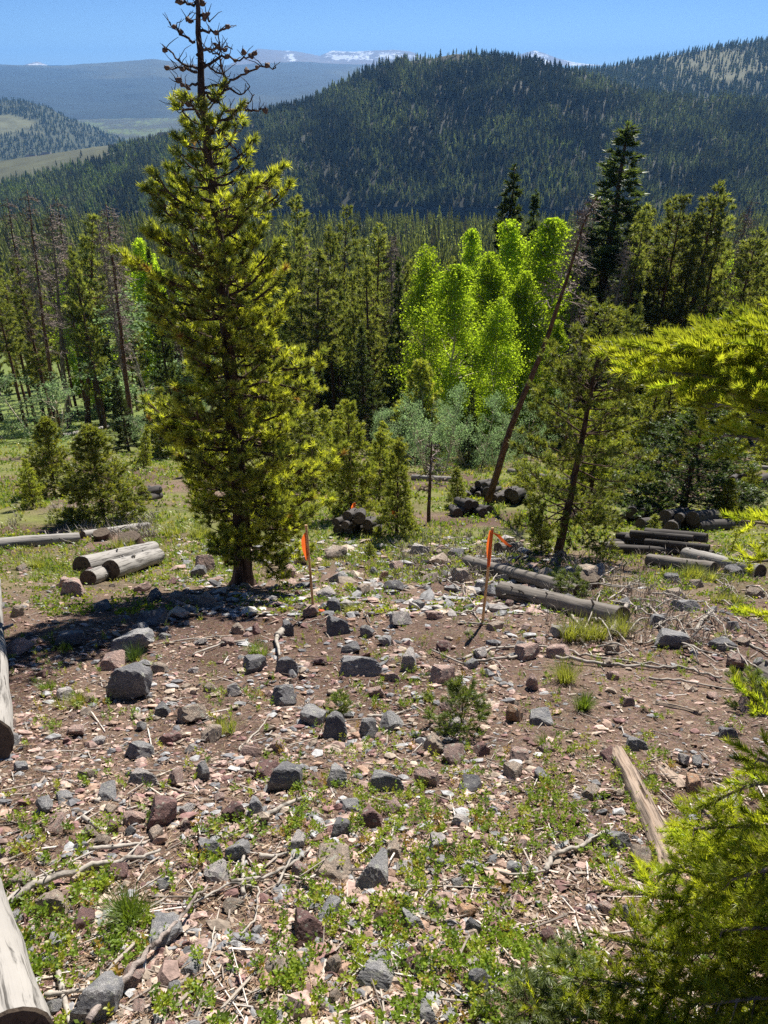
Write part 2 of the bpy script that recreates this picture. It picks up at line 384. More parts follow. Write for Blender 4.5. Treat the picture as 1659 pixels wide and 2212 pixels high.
MIDR = [(-700, 520), (-300, 440), (0, 388), (130, 352), (200, 328), (330, 303), (400, 292), (450, 277), (560, 248), (640, 224), (690, 210), (720, 190), (760, 168), (820, 142), (880, 131), (940, 124), (980, 118), (1050, 118), (1150, 130), (1220, 150), (1300, 172), (1350, 188), (1400, 205), (1480, 212), (1560, 214), (1659, 225), (1900, 240), (2300, 260)]
def midcol(x, y, z, s):
    a = sstep(0, .25, fbm(x / 70, y / 70, 71, 4))[:, None]
    C = np.array([.016, .020, .014]) * (1 - a) + np.array([.030, .032, .020]) * a
    px, py, _ = proj(np.stack([x, y, z], -1))
    g = (sstep(330, 200, px) * sstep(.72, .84, s) * .8)[:, None]; return C * (1 - g) + np.array([.095, .10, .05]) * g
mid = ridge('hill', 'steep dark forested hill across the valley', MIDR, 850, 1350, -125, midcol, M_HILL, .20, .9, 110, 700, 3, ns=230)
RBK = [(1150, 190), (1230, 152), (1300, 148), (1380, 133), (1450, 120), (1500, 110), (1560, 100), (1600, 95), (1659, 85), (1900, 60), (2300, 40)]
def rbcol(x, y, z, s):
    px, py, _ = proj(np.stack([x, y, z], -1))
    a = (sstep(-.12, .12, 1 - ((px - 1560) / 105) ** 2 - ((py - 150) / 30) ** 2 + fbm(x / 90, y / 90, 77, 4) * 1.6))[:, None]
    C = np.array([.05, .058, .03]) + 0 * x[:, None]; return C * (1 - a) + np.array([.10, .105, .055]) * a
rbk = ridge('hill', 'hill with pale clearing beyond the right shoulder of the dark hill', RBK, 1500, 2300, -150, rbcol, M_HILL, .05, .9, 90, 300, 14, ns=400)
LHL = [(-700, 170), (-200, 200), (0, 216), (50, 218), (100, 230), (150, 258), (200, 275), (270, 303), (330, 322), (420, 345), (600, 365)]
def lhcol(x, y, z, s):
    a = sstep(-.05, .18, fbm(x / 330, y / 330, 83, 5))[:, None]; return np.array([.045, .055, .028]) * (1 - a) + np.array([.12, .125, .065]) * a
lhl = ridge('hill', 'low rounded hill with pale clearings at the left edge', LHL, 2100, 3300, -300, lhcol, M_HILL, .08, .8, 90, 300, 23, ns=600)
FRD = [(-900, 150), (-400, 140), (0, 139), (100, 142), (200, 137), (260, 133), (330, 127), (400, 136), (470, 142), (560, 136), (640, 133), (740, 138), (840, 140), (1000, 150), (1200, 152), (1320, 148), (1500, 150), (2400, 150)]
ridge('mountain_range', 'long blue forested ridge behind the valley', FRD, 5200, 9500, -262, two((.012, .022, .018), (.05, .055, .03), 1100, 91, -.1, .4), M_FAR, .12, .8, 90, 400, 33, rough=.6, ns=2200)
SNW = [(-300, 150), (30, 148), (60, 138), (80, 133), (100, 139), (130, 150), (470, 150), (530, 122), (556, 104), (600, 108), (640, 110), (690, 121), (718, 109), (760, 111), (800, 109), (850, 107), (885, 111), (915, 122), (1000, 140), (1100, 125), (1135, 113), (1155, 108), (1175, 114), (1200, 124), (1240, 134), (1290, 140), (1340, 143), (1420, 150), (2000, 160)]
def snow(x, y, z, s):
    px, py, _ = proj(np.stack([x, y, z], -1)); C = np.array([.16, .135, .12]) + 0 * x[:, None]
    n = fbm(x / 240, y / 900, 95, 5) + .0
    px = px + fbm(px / 9, py / 5, 96, 3) * 14; py = py + fbm(px / 7, py / 6, 97, 3) * 14; n = n + fbm(px / 5, py / 2.2, 98, 3) * .8
    m = ((np.abs(px - 626 - (py - 122) * .7) < 6) & (py > 112) & (py < 132) & (n > -.3)) | ((px > 700) & (px < 800) & (py > 108) & (py < 126) & (n > .12)) | ((px > 820) & (px < 900) & (py < 125) & (n > .25)) | ((px > 1148) & (px < 1185) & (n > 0)) | ((px > 1225) & (px < 1350) & (py < 146) & (n > -.3)) | ((px > 60) & (px < 105) & (n > .0))
    C[m] = (.62, .65, .7); return C
ridge('mountain_range', 'bare high peaks with snow patches on the skyline', SNW, 11000, 14500, 60, snow, attrmat('bare_rock', .95, .003, .25, 40, .004), .10, .9, 120, 900, 43, rough=.5, ns=1300)

# ------------------------------------------------------------------ distant woods (too many to count)
def cones(P, hgt, wid, col, rng, lay=7, sp=6, bare=.12):
    """jagged conifers: stacked rings of drooping triangular boughs"""
    n = len(P); V = []; C = []
    for l in range(lay):
        f = l / lay; z0 = bare + (1 - bare) * f; z1 = z0 + (1 - bare) / lay * 1.7
        ph = rng.random((n, 1)) * 6.28 + np.arange(sp)[None] * 6.283 / sp
        rad = wid[:, None] * (1 - f) ** .8 * rng.uniform(.6, 1.25, (n, sp)) * .5
        w = 3.6 / sp * rad * .8
        cx, sx = np.cos(ph), np.sin(ph); zb = z0 * hgt[:, None] + rng.normal(size=(n, sp)) * .02 * hgt[:, None]
        tipx = P[:, :1] + cx * rad; tipy = P[:, 1:2] + sx * rad
        b1 = np.stack([tipx - sx * w, tipy + cx * w, P[:, 2:3] + zb], -1); b2 = np.stack([tipx + sx * w, tipy - cx * w, P[:, 2:3] + zb], -1)
        ap = np.stack([P[:, :1] + cx * rad * .1, P[:, 1:2] + sx * rad * .1, P[:, 2:3] + min(z1, 1.03) * hgt[:, None] + 0 * cx], -1)
        V.append(np.stack([b1, b2, ap], 2).reshape(-1, 3)); C.append(np.repeat(np.repeat(col, sp, 0) * rng.uniform(.75, 1.25, (n * sp, 1)), 3, 0))
    V = np.concatenate(V); return V, np.arange(len(V)).reshape(-1, 3), np.concatenate(C)
def hill_wood(grid, n, hr, wr, colf, seed, name, label, keep=None, smin=.0, smax=1.03):
    rng = np.random.default_rng(seed); X, Y, Z, S = grid; a, b = X.shape
    u = rng.uniform(0, a - 1.001, n * 2); v = rng.uniform(0, b - 1.001, n * 2); iu = u.astype(int); iv = v.astype(int); fu, fv = u - iu, v - iv
    bl = lambda A: A[iu, iv] * (1 - fu) * (1 - fv) + A[iu + 1, iv] * fu * (1 - fv) + A[iu, iv + 1] * (1 - fu) * fv + A[iu + 1, iv + 1] * fu * fv
    P = np.stack([bl(X), bl(Y), bl(Z) - .3], -1); s = bl(S); px, py, _ = proj(P)
    k = (s > smin) & (s < smax) & (px > -150) & (px < 1810)
    if keep is not None: k &= keep(P, s, px, py, rng)
    P = P[k][:n]; px, py, s = px[k][:n], py[k][:n], s[k][:n]; m = len(P)
    h = rng.uniform(*hr, m) * rng.uniform(.7, 1, m); w = h * rng.uniform(*wr, m)
    V, F3, C = cones(P, h, w, colf(P, px, py, s, rng), rng, 5, 5)
    o = ob(name, mesh(name, V, F3, M_FOREST, C)); tag(o, label, 'woodland', None, 'stuff')
def midtree(P, px, py, s, rng):
    m = len(P); C = np.tile([.052, .062, .034], (m, 1)) * rng.uniform(.4, 2.0, (m, 1)) * (1 + np.clip(fbm(px / 90, py / 45, 201, 4) * 2.2, -.6, .9))[:, None]  # brightness spread paints sunlit tips and terrain relief shading into the tree colours
    g = rng.random(m) < .07; C[g] = np.array([.08, .075, .065]) * rng.uniform(.6, 1.2, (g.sum(), 1))
    asp = ((fbm(px / 40, py / 25, 5, 3) > .12) & ((abs(px - 1260) < 90) & (py > 320) & (py < 420) | (px < 470) & (py > 300)) & (rng.random(m) < .6)); C[asp] = np.array([.13, .17, .05])
    return C
def midkeep(P, s, px, py, rng):
    d = fbm(P[:, 0] / 60, P[:, 1] / 60, 101, 3); top = (s > .9) & (px < 1010) & (px > 880)
    left = (px < 255 + fbm(s * 9, px / 30, 7, 2) * 50) & (s > .78)
    return (rng.random(len(P)) < np.where(top, .25, np.clip(.95 + d, .45, 1))) & (~left | (rng.random(len(P)) < .02))
hill_wood(mid, 24000, (7, 15), (.26, .46), midtree, 5, 'hillside_woodland', 'dense dark conifer wood covering the hill across the valley', midkeep)
def rbtree(P, px, py, s, rng): return np.tile([.055, .068, .03], (len(P), 1)) * rng.uniform(.6, 1.4, (len(P), 1))
def rbkeep(P, s, px, py, rng):
    c = 1 - ((px - 1560) / 105) ** 2 - ((py - 150) / 30) ** 2 + fbm(P[:, 0] / 90, P[:, 1] / 90, 77, 4) * 1.6 > 0; return ~c | (rng.random(len(P)) < .3)
hill_wood(rbk, 9000, (10, 18), (.3, .4), rbtree, 6, 'hilltop_woodland', 'conifer wood round the pale clearing on the far right hill', rbkeep)
def lhkeep(P, s, px, py, rng): return (fbm(P[:, 0] / 330, P[:, 1] / 330, 83, 5) < .06)
hill_wood(lhl, 7000, (10, 17), (.35, .5), rbtree, 8, 'far_woodland', 'dark woods between the pale clearings of the left hill', lhkeep)
def valley_wood():
    rng = np.random.default_rng(31); n = 9500
    y = np.exp(rng.uniform(math.log(135), math.log(560), n)); x = rng.uniform(-.62, .62, n) * y * 1.05; 
    d = fbm(x / 40, y / 40, 111, 3); k = (rng.random(n) < np.clip(.8 + d, .2, 1)) & ~((fbm(x / 40, y / 40, 51, 3) > .12) & (y < 200))
    x, y = x[k], y[k]; P = np.stack([x, y, H(x, y) - .3], -1); m = len(P)
    h = rng.uniform(9, 16.5, m) + np.where(rng.random(m) < .06, 3, 0); w = h * rng.uniform(.2, .3, m)
    C = np.tile([.19, .21, .085], (m, 1)) * rng.uniform(.5, 1.6, (m, 1)); dead = rng.random(m) < .09; C[dead] = (.13, .12, .11); w[dead] *= .6
    V, F3, C = cones(P, h, w, C, rng, 11, 7, .15)
    tag(ob('valley_woodland', mesh('valley_woodland', V, F3, M_FOREST, C)), 'dense green conifer forest filling the valley floor behind the nearer trees', 'woodland', None, 'stuff')
valley_wood()

# ------------------------------------------------------------------ tree builders
def bough_tree(name, Ht, cb, Rf, nb, rng, trunk_r, needle, mat, barkm, tw=4, lean=0, droop=.15, lift=.25, k=26, bare=0, z0f=.0, sub=.45, dens=1.0, twigr=.006, trunkP=None, whorl=False, tone=.25):
    """returns (trunk mesh, crown mesh) built around the origin; Rf(f) = crown radius at height fraction f"""
    nl, w, shoot, col, tip = needle
    A = Acc(); P = trunkP if trunkP is not None else wob((0, 0, -.25), (lean * Ht, 0, Ht), 14, .03, rng)
    zz = (P[:, 2] - P[0, 2]) / (P[-1, 2] - P[0, 2]); rad = trunk_r * (1 - zz) ** .8 + trunk_r * .06 + trunk_r * .5 * np.exp(-zz * 30)
    A.add(*tube(P, rad, 10, jit=.12, rng=rng)[0:1], *tube(P, rad, 10, jit=.12, rng=rng)[1:])
    tr = lambda z: np.array([np.interp(z, P[:, 2], P[:, 0]), np.interp(z, P[:, 2], P[:, 1]), z])
    SP, SD, SL = [], [], []
    zs = cb + (1 - cb) * (np.sort(rng.random(nb)) if not whorl else np.clip(np.repeat(np.linspace(0, .985, max(2, nb // 6)), 6)[:nb] + rng.normal(size=len(np.repeat(np.linspace(0, .985, max(2, nb // 6)), 6)[:nb])) * .006, 0, .99))
    for i, f in enumerate(zs):
        ph = i * 2.4 + rng.normal() * .5; z = f * Ht; o = tr(z); L = Rf(f, ph) * rng.uniform(.55, 1.2)
        if L < .03: continue
        d = np.array([math.cos(ph), math.sin(ph), 0]); el = lift * (2 * f - .7) + rng.normal() * .12
        n = 7; t = np.linspace(0, 1, n)[:, None]
        B = o + d * L * t + np.array([0, 0, 1]) * L * (el * t - droop * np.sin(t * math.pi) + .12 * t ** 3) + np.cumsum(rng.normal(size=(n, 3)) * .035 * L, 0) * t
        A.add(*tube(B, (trunk_r * .22 * (L / (Rf(cb, ph) + .4)) ** .5 + .004) * (1 - .8 * t[:, 0]), 4, False, rng=rng))
        m = max(2, int(tw * L / .5 * dens)); us = np.concatenate([rng.uniform(.3 if L > .4 else .1, 1, m) ** .75, [1.0]])
        for u in us:
            q = np.array([np.interp(u, t[:, 0], B[:, j]) for j in range(3)]); sgn = rng.choice([-1, 1])
            sl = L * sub * (1.15 - u) * rng.uniform(.5, 1.1); a2 = ph + sgn * rng.uniform(.5, 1.1)
            sd_ = np.array([math.cos(a2), math.sin(a2), rng.uniform(-.15, .5)]); e = q + sd_ * sl
            if sl > .08: A.add(*tube(np.stack([q, (q + e) / 2 + [0, 0, -.02], e]), [twigr, twigr * .8, twigr * .6], 3, False, rng=rng))
            ns = max(1, int(sl / (shoot * 1.0)))
            for v in (np.arange(ns) + rng.random()) / ns if ns > 1 else [1.]:
                SP.append(q + (e - q) * v); dd = sd_ * .6 + rng.normal(size=3) * .45 + np.array([0, 0, .55]); SD.append(dd)
        SP.append(B[-1]); SD.append(d + np.array([0, 0, .6]))
    top = P[-1]; SP.append(top - [0, 0, shoot * .5]); SD.append(np.array([0, 0, 1.]))
    SP = np.array(SP); SD = np.array(SD); n = len(SP)
    C = np.array(col) * (1 + tone * rng.normal(size=(n, 1))); C[rng.random(n) < .28] = np.array(tip) * .8; C = np.clip(C, .01, 1)
    V, F3, CC = needles(SP, SD, shoot * rng.uniform(.7, 1.3, n), nl, w, k, rng, C, tipcol=tip)
    return A.mesh(name + '_trunk', barkm, True), mesh(name + '_crown', V, F3, mat, CC)
def snag(name, Ht, rng, r, nb=70, top=.45, barkm=None, L0=.9, cb=.35):
    A = Acc(); P = wob((0, 0, -.3), (0, 0, Ht), 14, .035, rng); zz = np.linspace(0, 1, 14)
    A.add(*tube(P, r * (1 - zz) ** .8 + .012, 9, rng=rng, jit=.1)); T = A.mesh(name + '_trunk', barkm, True)
    A = Acc()
    for i in range(nb):
        f = cb + (1 - cb) * rng.random() ** .8; z = f * Ht * .99; ph = rng.random() * 6.28; L = L0 * rng.uniform(.3, 1) * (1.15 - f) ** .6 * (1 if f > .5 else .6)
        o = np.array([np.interp(z, P[:, 2], P[:, 0]), np.interp(z, P[:, 2], P[:, 1]), z]); d = np.array([math.cos(ph), math.sin(ph), 0])
        e = o + d * L + [0, 0, L * rng.uniform(-.5, .15)]; B = wob(o, e, 5, .25, rng, .06); A.add(*tube(B, np.linspace(.02, .005, 5), 3, False, rng=rng))
        for _ in range(int(5 + 7 * L)):
            q = B[rng.integers(1, 5)]; e2 = q + (rng.normal(size=3) * .8 + d) * L * .28; A.add(*tube(wob(q, e2, 3, .3, rng), [.013, .010, .006], 3, False, rng=rng))
    return T, A.mesh(name + '_branches', M_BARKGREY)
def broad(name, Ht, R0, rng, n, lsize, col, mat, cb=.18, stems=1, barkm=None, pow_=.8, clump=60, nbr=26, spr=.11, env=False):
    A = Acc(); CP = []
    for s in range(stems):
        b = np.array([rng.normal() * .15 * stems * R0 * .5, rng.normal() * .15 * stems * R0 * .5, -.2]) if stems > 1 else np.array([0, 0, -.2])
        e = np.array([b[0] * 3, b[1] * 3, Ht * (rng.uniform(.75, 1) if stems > 1 else .97)]); P = wob(b, e, 10, .05, rng)
        A.add(*tube(P, (Ht * .007 + .01) * (1.05 - np.linspace(0, 1, 10)), 7, rng=rng))
        for _ in range(nbr // (1 + stems // 3)):
            f = cb + (1 - cb) * rng.random(); q = P[min(9, int(f * 9.99))]; ph = rng.random() * 6.28
            L = R0 * (min(1, (1.02 - f) / .55) ** .8 * min(1, .45 + f)) * rng.uniform(.6, 1.15); B = wob(q, q + np.array([math.cos(ph) * L, math.sin(ph) * L, L * rng.uniform(.5, 1.3)]), 5, .15, rng)
            A.add(*tube(B, np.linspace(.03, .008, 5) * Ht / 9, 3, False, rng=rng)); CP += [B[2], B[3], B[4], B[4]]
        CP += [P[-1], P[-2], P[-1] - [0, 0, .3]]
    CP = np.array(CP); c = CP[rng.integers(0, len(CP), n // clump)] + rng.normal(size=(n // clump, 3)) * R0 * .16
    c[:, 2] = np.clip(c[:, 2], cb * Ht * .6, Ht * 1.01)
    cc = np.array(col) * rng.uniform(.65, 1.3, (len(c), 1))
    P = np.repeat(c, clump, 0) + rng.normal(size=(len(c) * clump, 3)) * R0 * spr * [1, 1, .8]
    cc = np.repeat(cc, clump, 0)
    if env:
        f = P[:, 2] / Ht; a = np.arctan2(P[:, 1], P[:, 0]); re = R0 * .95 * np.clip((1.03 - f) / .45, 0, 1) ** .55 * np.clip(.35 + f * 1.6, 0, 1) * (1 + 1.0 * fbm(a * 1.6 + 9, f * 8, int(rng.integers(99)), 4) * 2)
        k = (np.hypot(P[:, 0], P[:, 1]) < re) & (f < 1.02); P = P[k]; cc = cc[k]
    V, F4, C = leaves(P, lsize, rng, cc, .14)
    return A.mesh(name + '_trunk', barkm, True), mesh(name + '_crown', V, F4, mat, C)

def put(name, meshes, loc, h, w, rz, label, cat='tree', group=None, tilt=(0, 0), parts=('trunk', 'crown')):
    """one tree: an Empty at its base, trunk and crown as children; meshes are 'unit' trees scaled to height h and width factor w"""
    o = root(name, loc); o.rotation_euler = (tilt[0], tilt[1], rz); o.scale = (w, w, h)
    for me, p in zip(meshes, parts): ob(p, me, o)
    return tag(o, label, cat, group)
rng = np.random.default_rng(77)
PN = (.24, .052, .15, (.15, .18, .06), (.33, .34, .10))          # forest pine seen from 40 m: coarse needle sprays
SN = (.20, .06, .15, (.055, .078, .032), (.12, .155, .05))
def clampR(R0, sh, pk=.35):
    def f(f_, ph=0):
        return R0 * (min(1, (1 - f_) / (1 - pk)) ** sh) * (1 if f_ > pk * .6 else .75)
    return f
FP = []
for i in range(7):
    cb = [.30, .42, .22, .5, .35, .15, .28][i]; R0 = [1.25, 1.1, 1.4, 1.15, 1.0, 1.3, 1.15][i]
    FP.append(bough_tree('forest_pine', 13, cb, clampR(R0, .55, cb + .15), 74, np.random.default_rng(100 + i), .15, PN, M_FOREST, M_BARKRED if i % 3 == 0 else M_BARK, 7, 0, .1, .5, 12, sub=.5, tone=.35))
FS = [bough_tree('forest_spruce', 15, .05, clampR(2.25, 1.0, .04), 210, np.random.default_rng(200 + i), .17, SN, M_FOREST, M_BARK, 9, 0, .12, .1, 11, sub=.42, tone=.25) for i in range(3)]
FD = [snag('snag', 12, np.random.default_rng(300 + i), .12, 170, barkm=M_BARKRED if i != 1 else M_BARKGREY, L0=1.25) for i in range(3)]
ASPC = (.33, .42, .06)
FA = [broad('aspen', 9, 1.15, np.random.default_rng(400 + i), 26000, .088, ASPC, M_ASPEN, .10, 1, M_BARKASP, .8, 26, 80, .2, True) for i in range(4)]
FW = [broad('willow', 4, 1.1, np.random.default_rng(450 + i), 7000, .07, (.24, .32, .19), M_WILLOW, .05, 5, M_BARKASP, .7, 40) for i in range(2)]
def unit(P, h): return None

taken = []
def hero(kind, i, px, py, y, ybase=None, w=1.0, label='', group=None, lean_to=None, rz=None, name=None, cat='tree', frac=None):
    """tree whose tip stands at pixel (px,py) at forward distance y"""
    top = at(px, py, y); x = top[0]
    bx, by = x, y
    if lean_to is not None: g = ground(*lean_to); bx, by = g.x, g.y
    bz = float(H(bx, by)) - .05
    if lean_to is not None: top = at(px, py, y)
    hh = top[2] - bz; base_h = {'P': 13, 'S': 15, 'D': 12, 'A': 9, 'W': 4}[kind]
    src = {'P': FP, 'S': FS, 'D': FD, 'A': FA, 'W': FW}[kind][i]
    nm = name or {'P': 'pine_tree', 'S': 'spruce_tree', 'D': 'dead_tree', 'A': 'aspen_tree', 'W': 'willow_shrub'}[kind]
    s = hh / base_h; ww = s ** .5 * w
    tilt = (0, 0)
    if lean_to is not None:
        dx, dy = top[0] - bx, top[1] - by; tilt = (-math.atan2(dy, hh), math.atan2(dx, hh)); rz = 0; s = math.sqrt(hh**2 + dx**2 + dy**2) / base_h
    taken.append((bx, by))
    return put(nm, src, (bx, by, bz), s, ww, rng.random() * 6.28 if rz is None else rz, label, cat, group, tilt, ('trunk', 'branches') if kind == 'D' else ('trunk', 'crown'))
def based(kind, i, bpx, bpy, tpx, tpy, **kw):
    """tree standing at ground pixel (bpx,bpy) whose tip shows at (tpx,tpy)"""
    g = ground(bpx, bpy); return hero(kind, i, tpx, tpy, g.y, lean_to=(bpx, bpy), **kw)

# tall spruces and the leaning dead pine
hero('S', 0, 1356, 268, 46, w=2.2, label='tallest pointed spruce rising against the dark hill right of the leaning dead pine')
hero('S', 1, 1112, 358, 52, w=1.5, label='pointed dark spruce standing directly behind the bright aspens')
hero('S', 2, 1158, 413, 55, w=1.0, label='narrow shorter spruce just right of the pointed one behind the aspens')
FD.append(snag('lean_snag', 12, np.random.default_rng(333), .095, 75, barkm=M_BARKRED, L0=1.0, cb=.72))
based('D', 3, 1048, 1088, 1288, 425, w=1.15, label='long dead pine with red-brown bark leaning steeply to the right')
# aspens, bright green
for k, (px, py, y, w, lb) in enumerate([(922, 545, 38, 1.0, 'leftmost bright green aspen of the central grove'), (985, 588, 35, 1.25, 'wide bright aspen in front left of the central grove'), (1060, 560, 41, 1.0, 'aspen at the back of the grove between two brighter ones'), (1100, 492, 44, 1.05, 'tall bright aspen right below the pointed dark spruce'), (1078, 655, 33, .95, 'shorter yellow-green aspen in the middle front of the grove'), (1192, 490, 42, 1.35, 'tall bright aspen on the right of the grove beside the leaning dead pine'), (1140, 600, 38, 1.1, 'aspen in the right half of the grove below the tall one'), (1200, 705, 36, .8, 'small aspen right behind the leaning dead trunk'), (1572, 560, 50, .9, 'lone bright aspen among the dark pines at the right edge'), (1020, 510, 60, .9, 'aspen peeping over the back of the grove left of the dark spruce'), (300, 530, 60, 1.2, 'bright aspen seen just left of the big near pine'), (345, 600, 62, 1.3, 'bright green aspen half hidden behind the big near pine'), (150, 612, 62, 1.5, 'round bright green aspen between the dead trees on the left'), (200, 660, 66, 1.4, 'low bright aspen behind the live pine among the snags')]):
    hero('A', k % 4, px, py - 8, y, w=w * 1.18, label=lb, group='bright green aspens')
for k, (px, py, y, w, lb) in enumerate([(960, 845, 25, .75, 'pale silvery willow shrub, largest one below the aspen grove'), (905, 880, 27, .9, 'pale willow shrub at the left end of the shrub row'), (1040, 865, 27, .85, 'pale willow shrub right of the small dark pine'), (1090, 885, 28, .9, 'pale willow shrub behind the foot of the leaning dead pine'), (850, 900, 29, .9, 'pale willow shrub between the mid-ground pines'), (1150, 860, 31, .9, 'pale willow shrub just right of the leaning dead trunk'), (390, 880, 33, 1.1, 'pale willow shrub behind the left side of the big near pine'), (60, 800, 40, 1.6, 'grey-green willow thicket behind the leftmost dead trees'), (330, 640, 52, 2.2, 'grey-green willow thicket left of the big near pine')]):
    hero('W', k % 2, px, py, y, w=w, label=lb, group='pale willow shrubs', cat='shrub')
# snags on the left and scattered dead trees
for k, (bx, by, tx, ty, w, lb) in enumerate([(95, 905, 14, 425, 1.1, 'leftmost tall dead pine with thick grey twigs'), (130, 942, 58, 408, 1.0, 'tall dead pine second from the left, bare brown trunk'), (150, 925, 108, 440, 1.3, 'dead pine with dense grey twigs between two bare trunks'), (190, 905, 122, 425, 1.0, 'tall dead pine with orange-brown lower trunk on the left'), (285, 955, 228, 440, 1.15, 'dead pine with thick reddish trunk nearest the big live pine'), (276, 900, 246, 450, .9, 'thin grey dead pine behind the reddish snag')]):
    based('D', (k * 2) % 3 if k != 1 else 0, bx, by, tx, ty, w=w, label=lb, group='dead pines on the left')
for px, py, y, i, w, lb in [(845, 505, 48, 1, 1, 'grey dead treetop between the central pines'), (1545, 455, 46, 0, .9, 'dead pine with bare top among the right-hand pines'), (1400, 500, 44, 1, .9, 'thin dead pine right of the tallest spruce'), (1620, 520, 52, 1, 1, 'pale dead pine near the right edge'), (700, 520, 56, 1, 1, 'pale dead pine directly right of the big near pine')]:
    hero('D', i, px, py, y, w=w, label=lb, group='scattered dead pines')
# named live pines
for bx, by, tx, ty, i, w, lb in [(190, 920, 200, 468, 3, 1.2, 'live pine with thin dark trunk among the dead trees on the left'), (632, 905, 640, 430, 2, 1.15, 'tall live pine just right of the big near pine'), (680, 935, 690, 545, 1, 1.2, 'pine with thin dark trunk right of the big near pine'), (735, 905, 750, 450, 5, 1.05, 'slender tall pine in the centre left of the twin pine'), (805, 925, 817, 490, 0, 1.05, 'tall central pine left of the aspen grove'), (862, 935, 868, 655, 2, 1.0, 'mid-height pine in front of the left aspens')]:
    based('P', i, bx, by, tx, ty, w=w, label=lb, group='tall pines of the middle forest')
for bx, by, tx, ty, i, w, lb in [(1405, 790, 1475, 428, 3, 1.1, 'right-leaning pine right of the tallest spruce'), (1440, 800, 1510, 470, 1, 1.0, 'slim pine second right of the tallest spruce'), (1480, 780, 1552, 402, 0, 1.1, 'tallest pine in the right-hand stand'), (1350, 800, 1385, 470, 4, 1.1, 'pine right against the side of the tallest spruce'), (1590, 760, 1640, 500, 0, 1.1, 'dark pine beside the right edge of the picture')]:
    hero('P', i, tx, ty, 43, w=w, label=lb, group='tall pines of the right-hand stand')
for px, py, y, i, w, lb in [(318, 530, 40, 2, .55, 'dark narrow spruce hugging the left side of the big near pine'), (245, 800, 33, 0, .62, 'small dark spruce among the bases of the dead trees'), (345, 838, 32, 1, .75, 'small blackish spruce left below the big near pine'), (1022, 838, 27, 0, .45, 'small narrow conifer standing among the pale willows'), (780, 700, 36, 2, .8, 'dark spruce filling the gap between the central pines'), (1260, 560, 46, 1, .8, 'dark conifer against the left side of the tallest spruce')]:
    hero('S', i, px, py, y, w=w, label=lb, group='small dark spruces')
# forest fill: individual trees, share a label by stand
TL = [((20, 430), 'the leftmost snag'), ((125, 450), 'the red-trunked snag'), ((200, 480), 'the live pine among snags'), ((232, 450), 'the thickest reddish snag'), ((330, 560), 'the left flank of the big pine'), ((560, 480), 'the right flank of the big pine'), ((640, 440), 'the tall pine beside the big one'), ((750, 460), 'the slender centre pine'), ((817, 500), 'the tall central pine'), ((922, 550), 'the leftmost aspen'), ((985, 600), 'the wide front aspen'), ((1112, 370), 'the pointed dark spruce'), ((1192, 500), 'the right-hand aspen'), ((1288, 430), 'the leaning dead treetop'), ((1356, 300), 'the tallest spruce'), ((1475, 440), 'the right-leaning pine'), ((1552, 410), 'the tallest right-hand pine'), ((1572, 570), 'the lone right-hand aspen'), ((1640, 510), 'the right-edge dark pine')]
def where_t(px, py):
    d, (q, n) = min(((math.hypot(px - q[0], (py - q[1])), (q, n)) for q, n in TL), key=lambda a: a[0])
    dx, dy = px - q[0], py - q[1]; far = 'close ' if d < 35 else 'a little ' if d < 70 else 'well '
    return far + (('left of' if dx < 0 else 'right of') if abs(dx) > abs(dy) else ('above' if dy < 0 else 'below')) + ' ' + n
def stand(n, x0, x1, y0, y1, h0, h1, label, group, seed, mind=1.6, pd=.12, ps=.15, edge=None):
    r = np.random.default_rng(seed); k = 0; tries = 0
    while k < n and tries < n * 60:
        tries += 1; y = math.exp(r.uniform(math.log(y0), math.log(y1))); px = r.uniform(x0, x1); x = float(at(px, 700, y)[0])
        if edge and y < edge(px): continue
        if any((x - a) ** 2 + (y - b) ** 2 < mind ** 2 for a, b in taken): continue
        g = float(H(x, y)); ih = r.uniform(h0, h1); u = r.random(); taken.append((x, y)); k += 1
        if u < pd: src, nm, bh, pp = FD[r.integers(3)], 'dead_tree', 12, ('trunk', 'branches')
        elif u < pd + ps: src, nm, bh, pp = FS[r.integers(3)], 'spruce_tree', 15, ('trunk', 'crown')
        else: src, nm, bh, pp = FP[r.integers(7)], 'pine_tree', 13, ('trunk', 'crown')
        tp = proj(np.array([x, y, g + ih])); rel = where_t(float(tp[0]), float(tp[1])); dp = 'nearer' if y < 50 else 'mid-distance' if y < 68 else 'distant'; tl = 'short' if ih < 11 else 'tall' if ih > 13 else 'medium'
        kind = {'dead_tree': 'grey dead pine', 'spruce_tree': 'dark spruce', 'pine_tree': 'green pine'}[nm]
        put(nm, src, (x, y, g - .1), ih / bh, (ih / bh) * r.uniform(.68, 1.0), r.random() * 6.28, f'{dp} {tl} {kind}, {rel}', 'tree', nm.replace('_tree', ' trees ') + group, (r.normal() * .02, r.normal() * .02), pp)
stand(52, -60, 560, 46, 86, 10, 14, 'in the left-hand forest behind the row of snags', 'of the left-hand forest', 1, 1.9, .34, .10)
stand(52, 560, 900, 42, 80, 10, 14, 'in the middle forest between the near pine and the aspens', 'of the middle forest', 2, 2.0, .1, .2)
stand(34, 880, 1250, 56, 90, 10, 14, 'in the forest behind the aspen grove', 'behind the aspens', 3, 2.3, .12, .2)
stand(78, 1230, 1720, 40, 82, 11, 15, 'in the right-hand stand right of the tallest spruce', 'of the right-hand stand', 4, 1.5, .16, .10)
stand(14, 1230, 1720, 30, 38, 4, 8, 'low in front of the right-hand stand', 'low on the right', 6, 1.6, .1, .5)
stand(34, -60, 1720, 80, 125, 10, 15, 'in the deeper forest showing between nearer crowns', 'of the deeper forest', 5, 3, .1, .2)

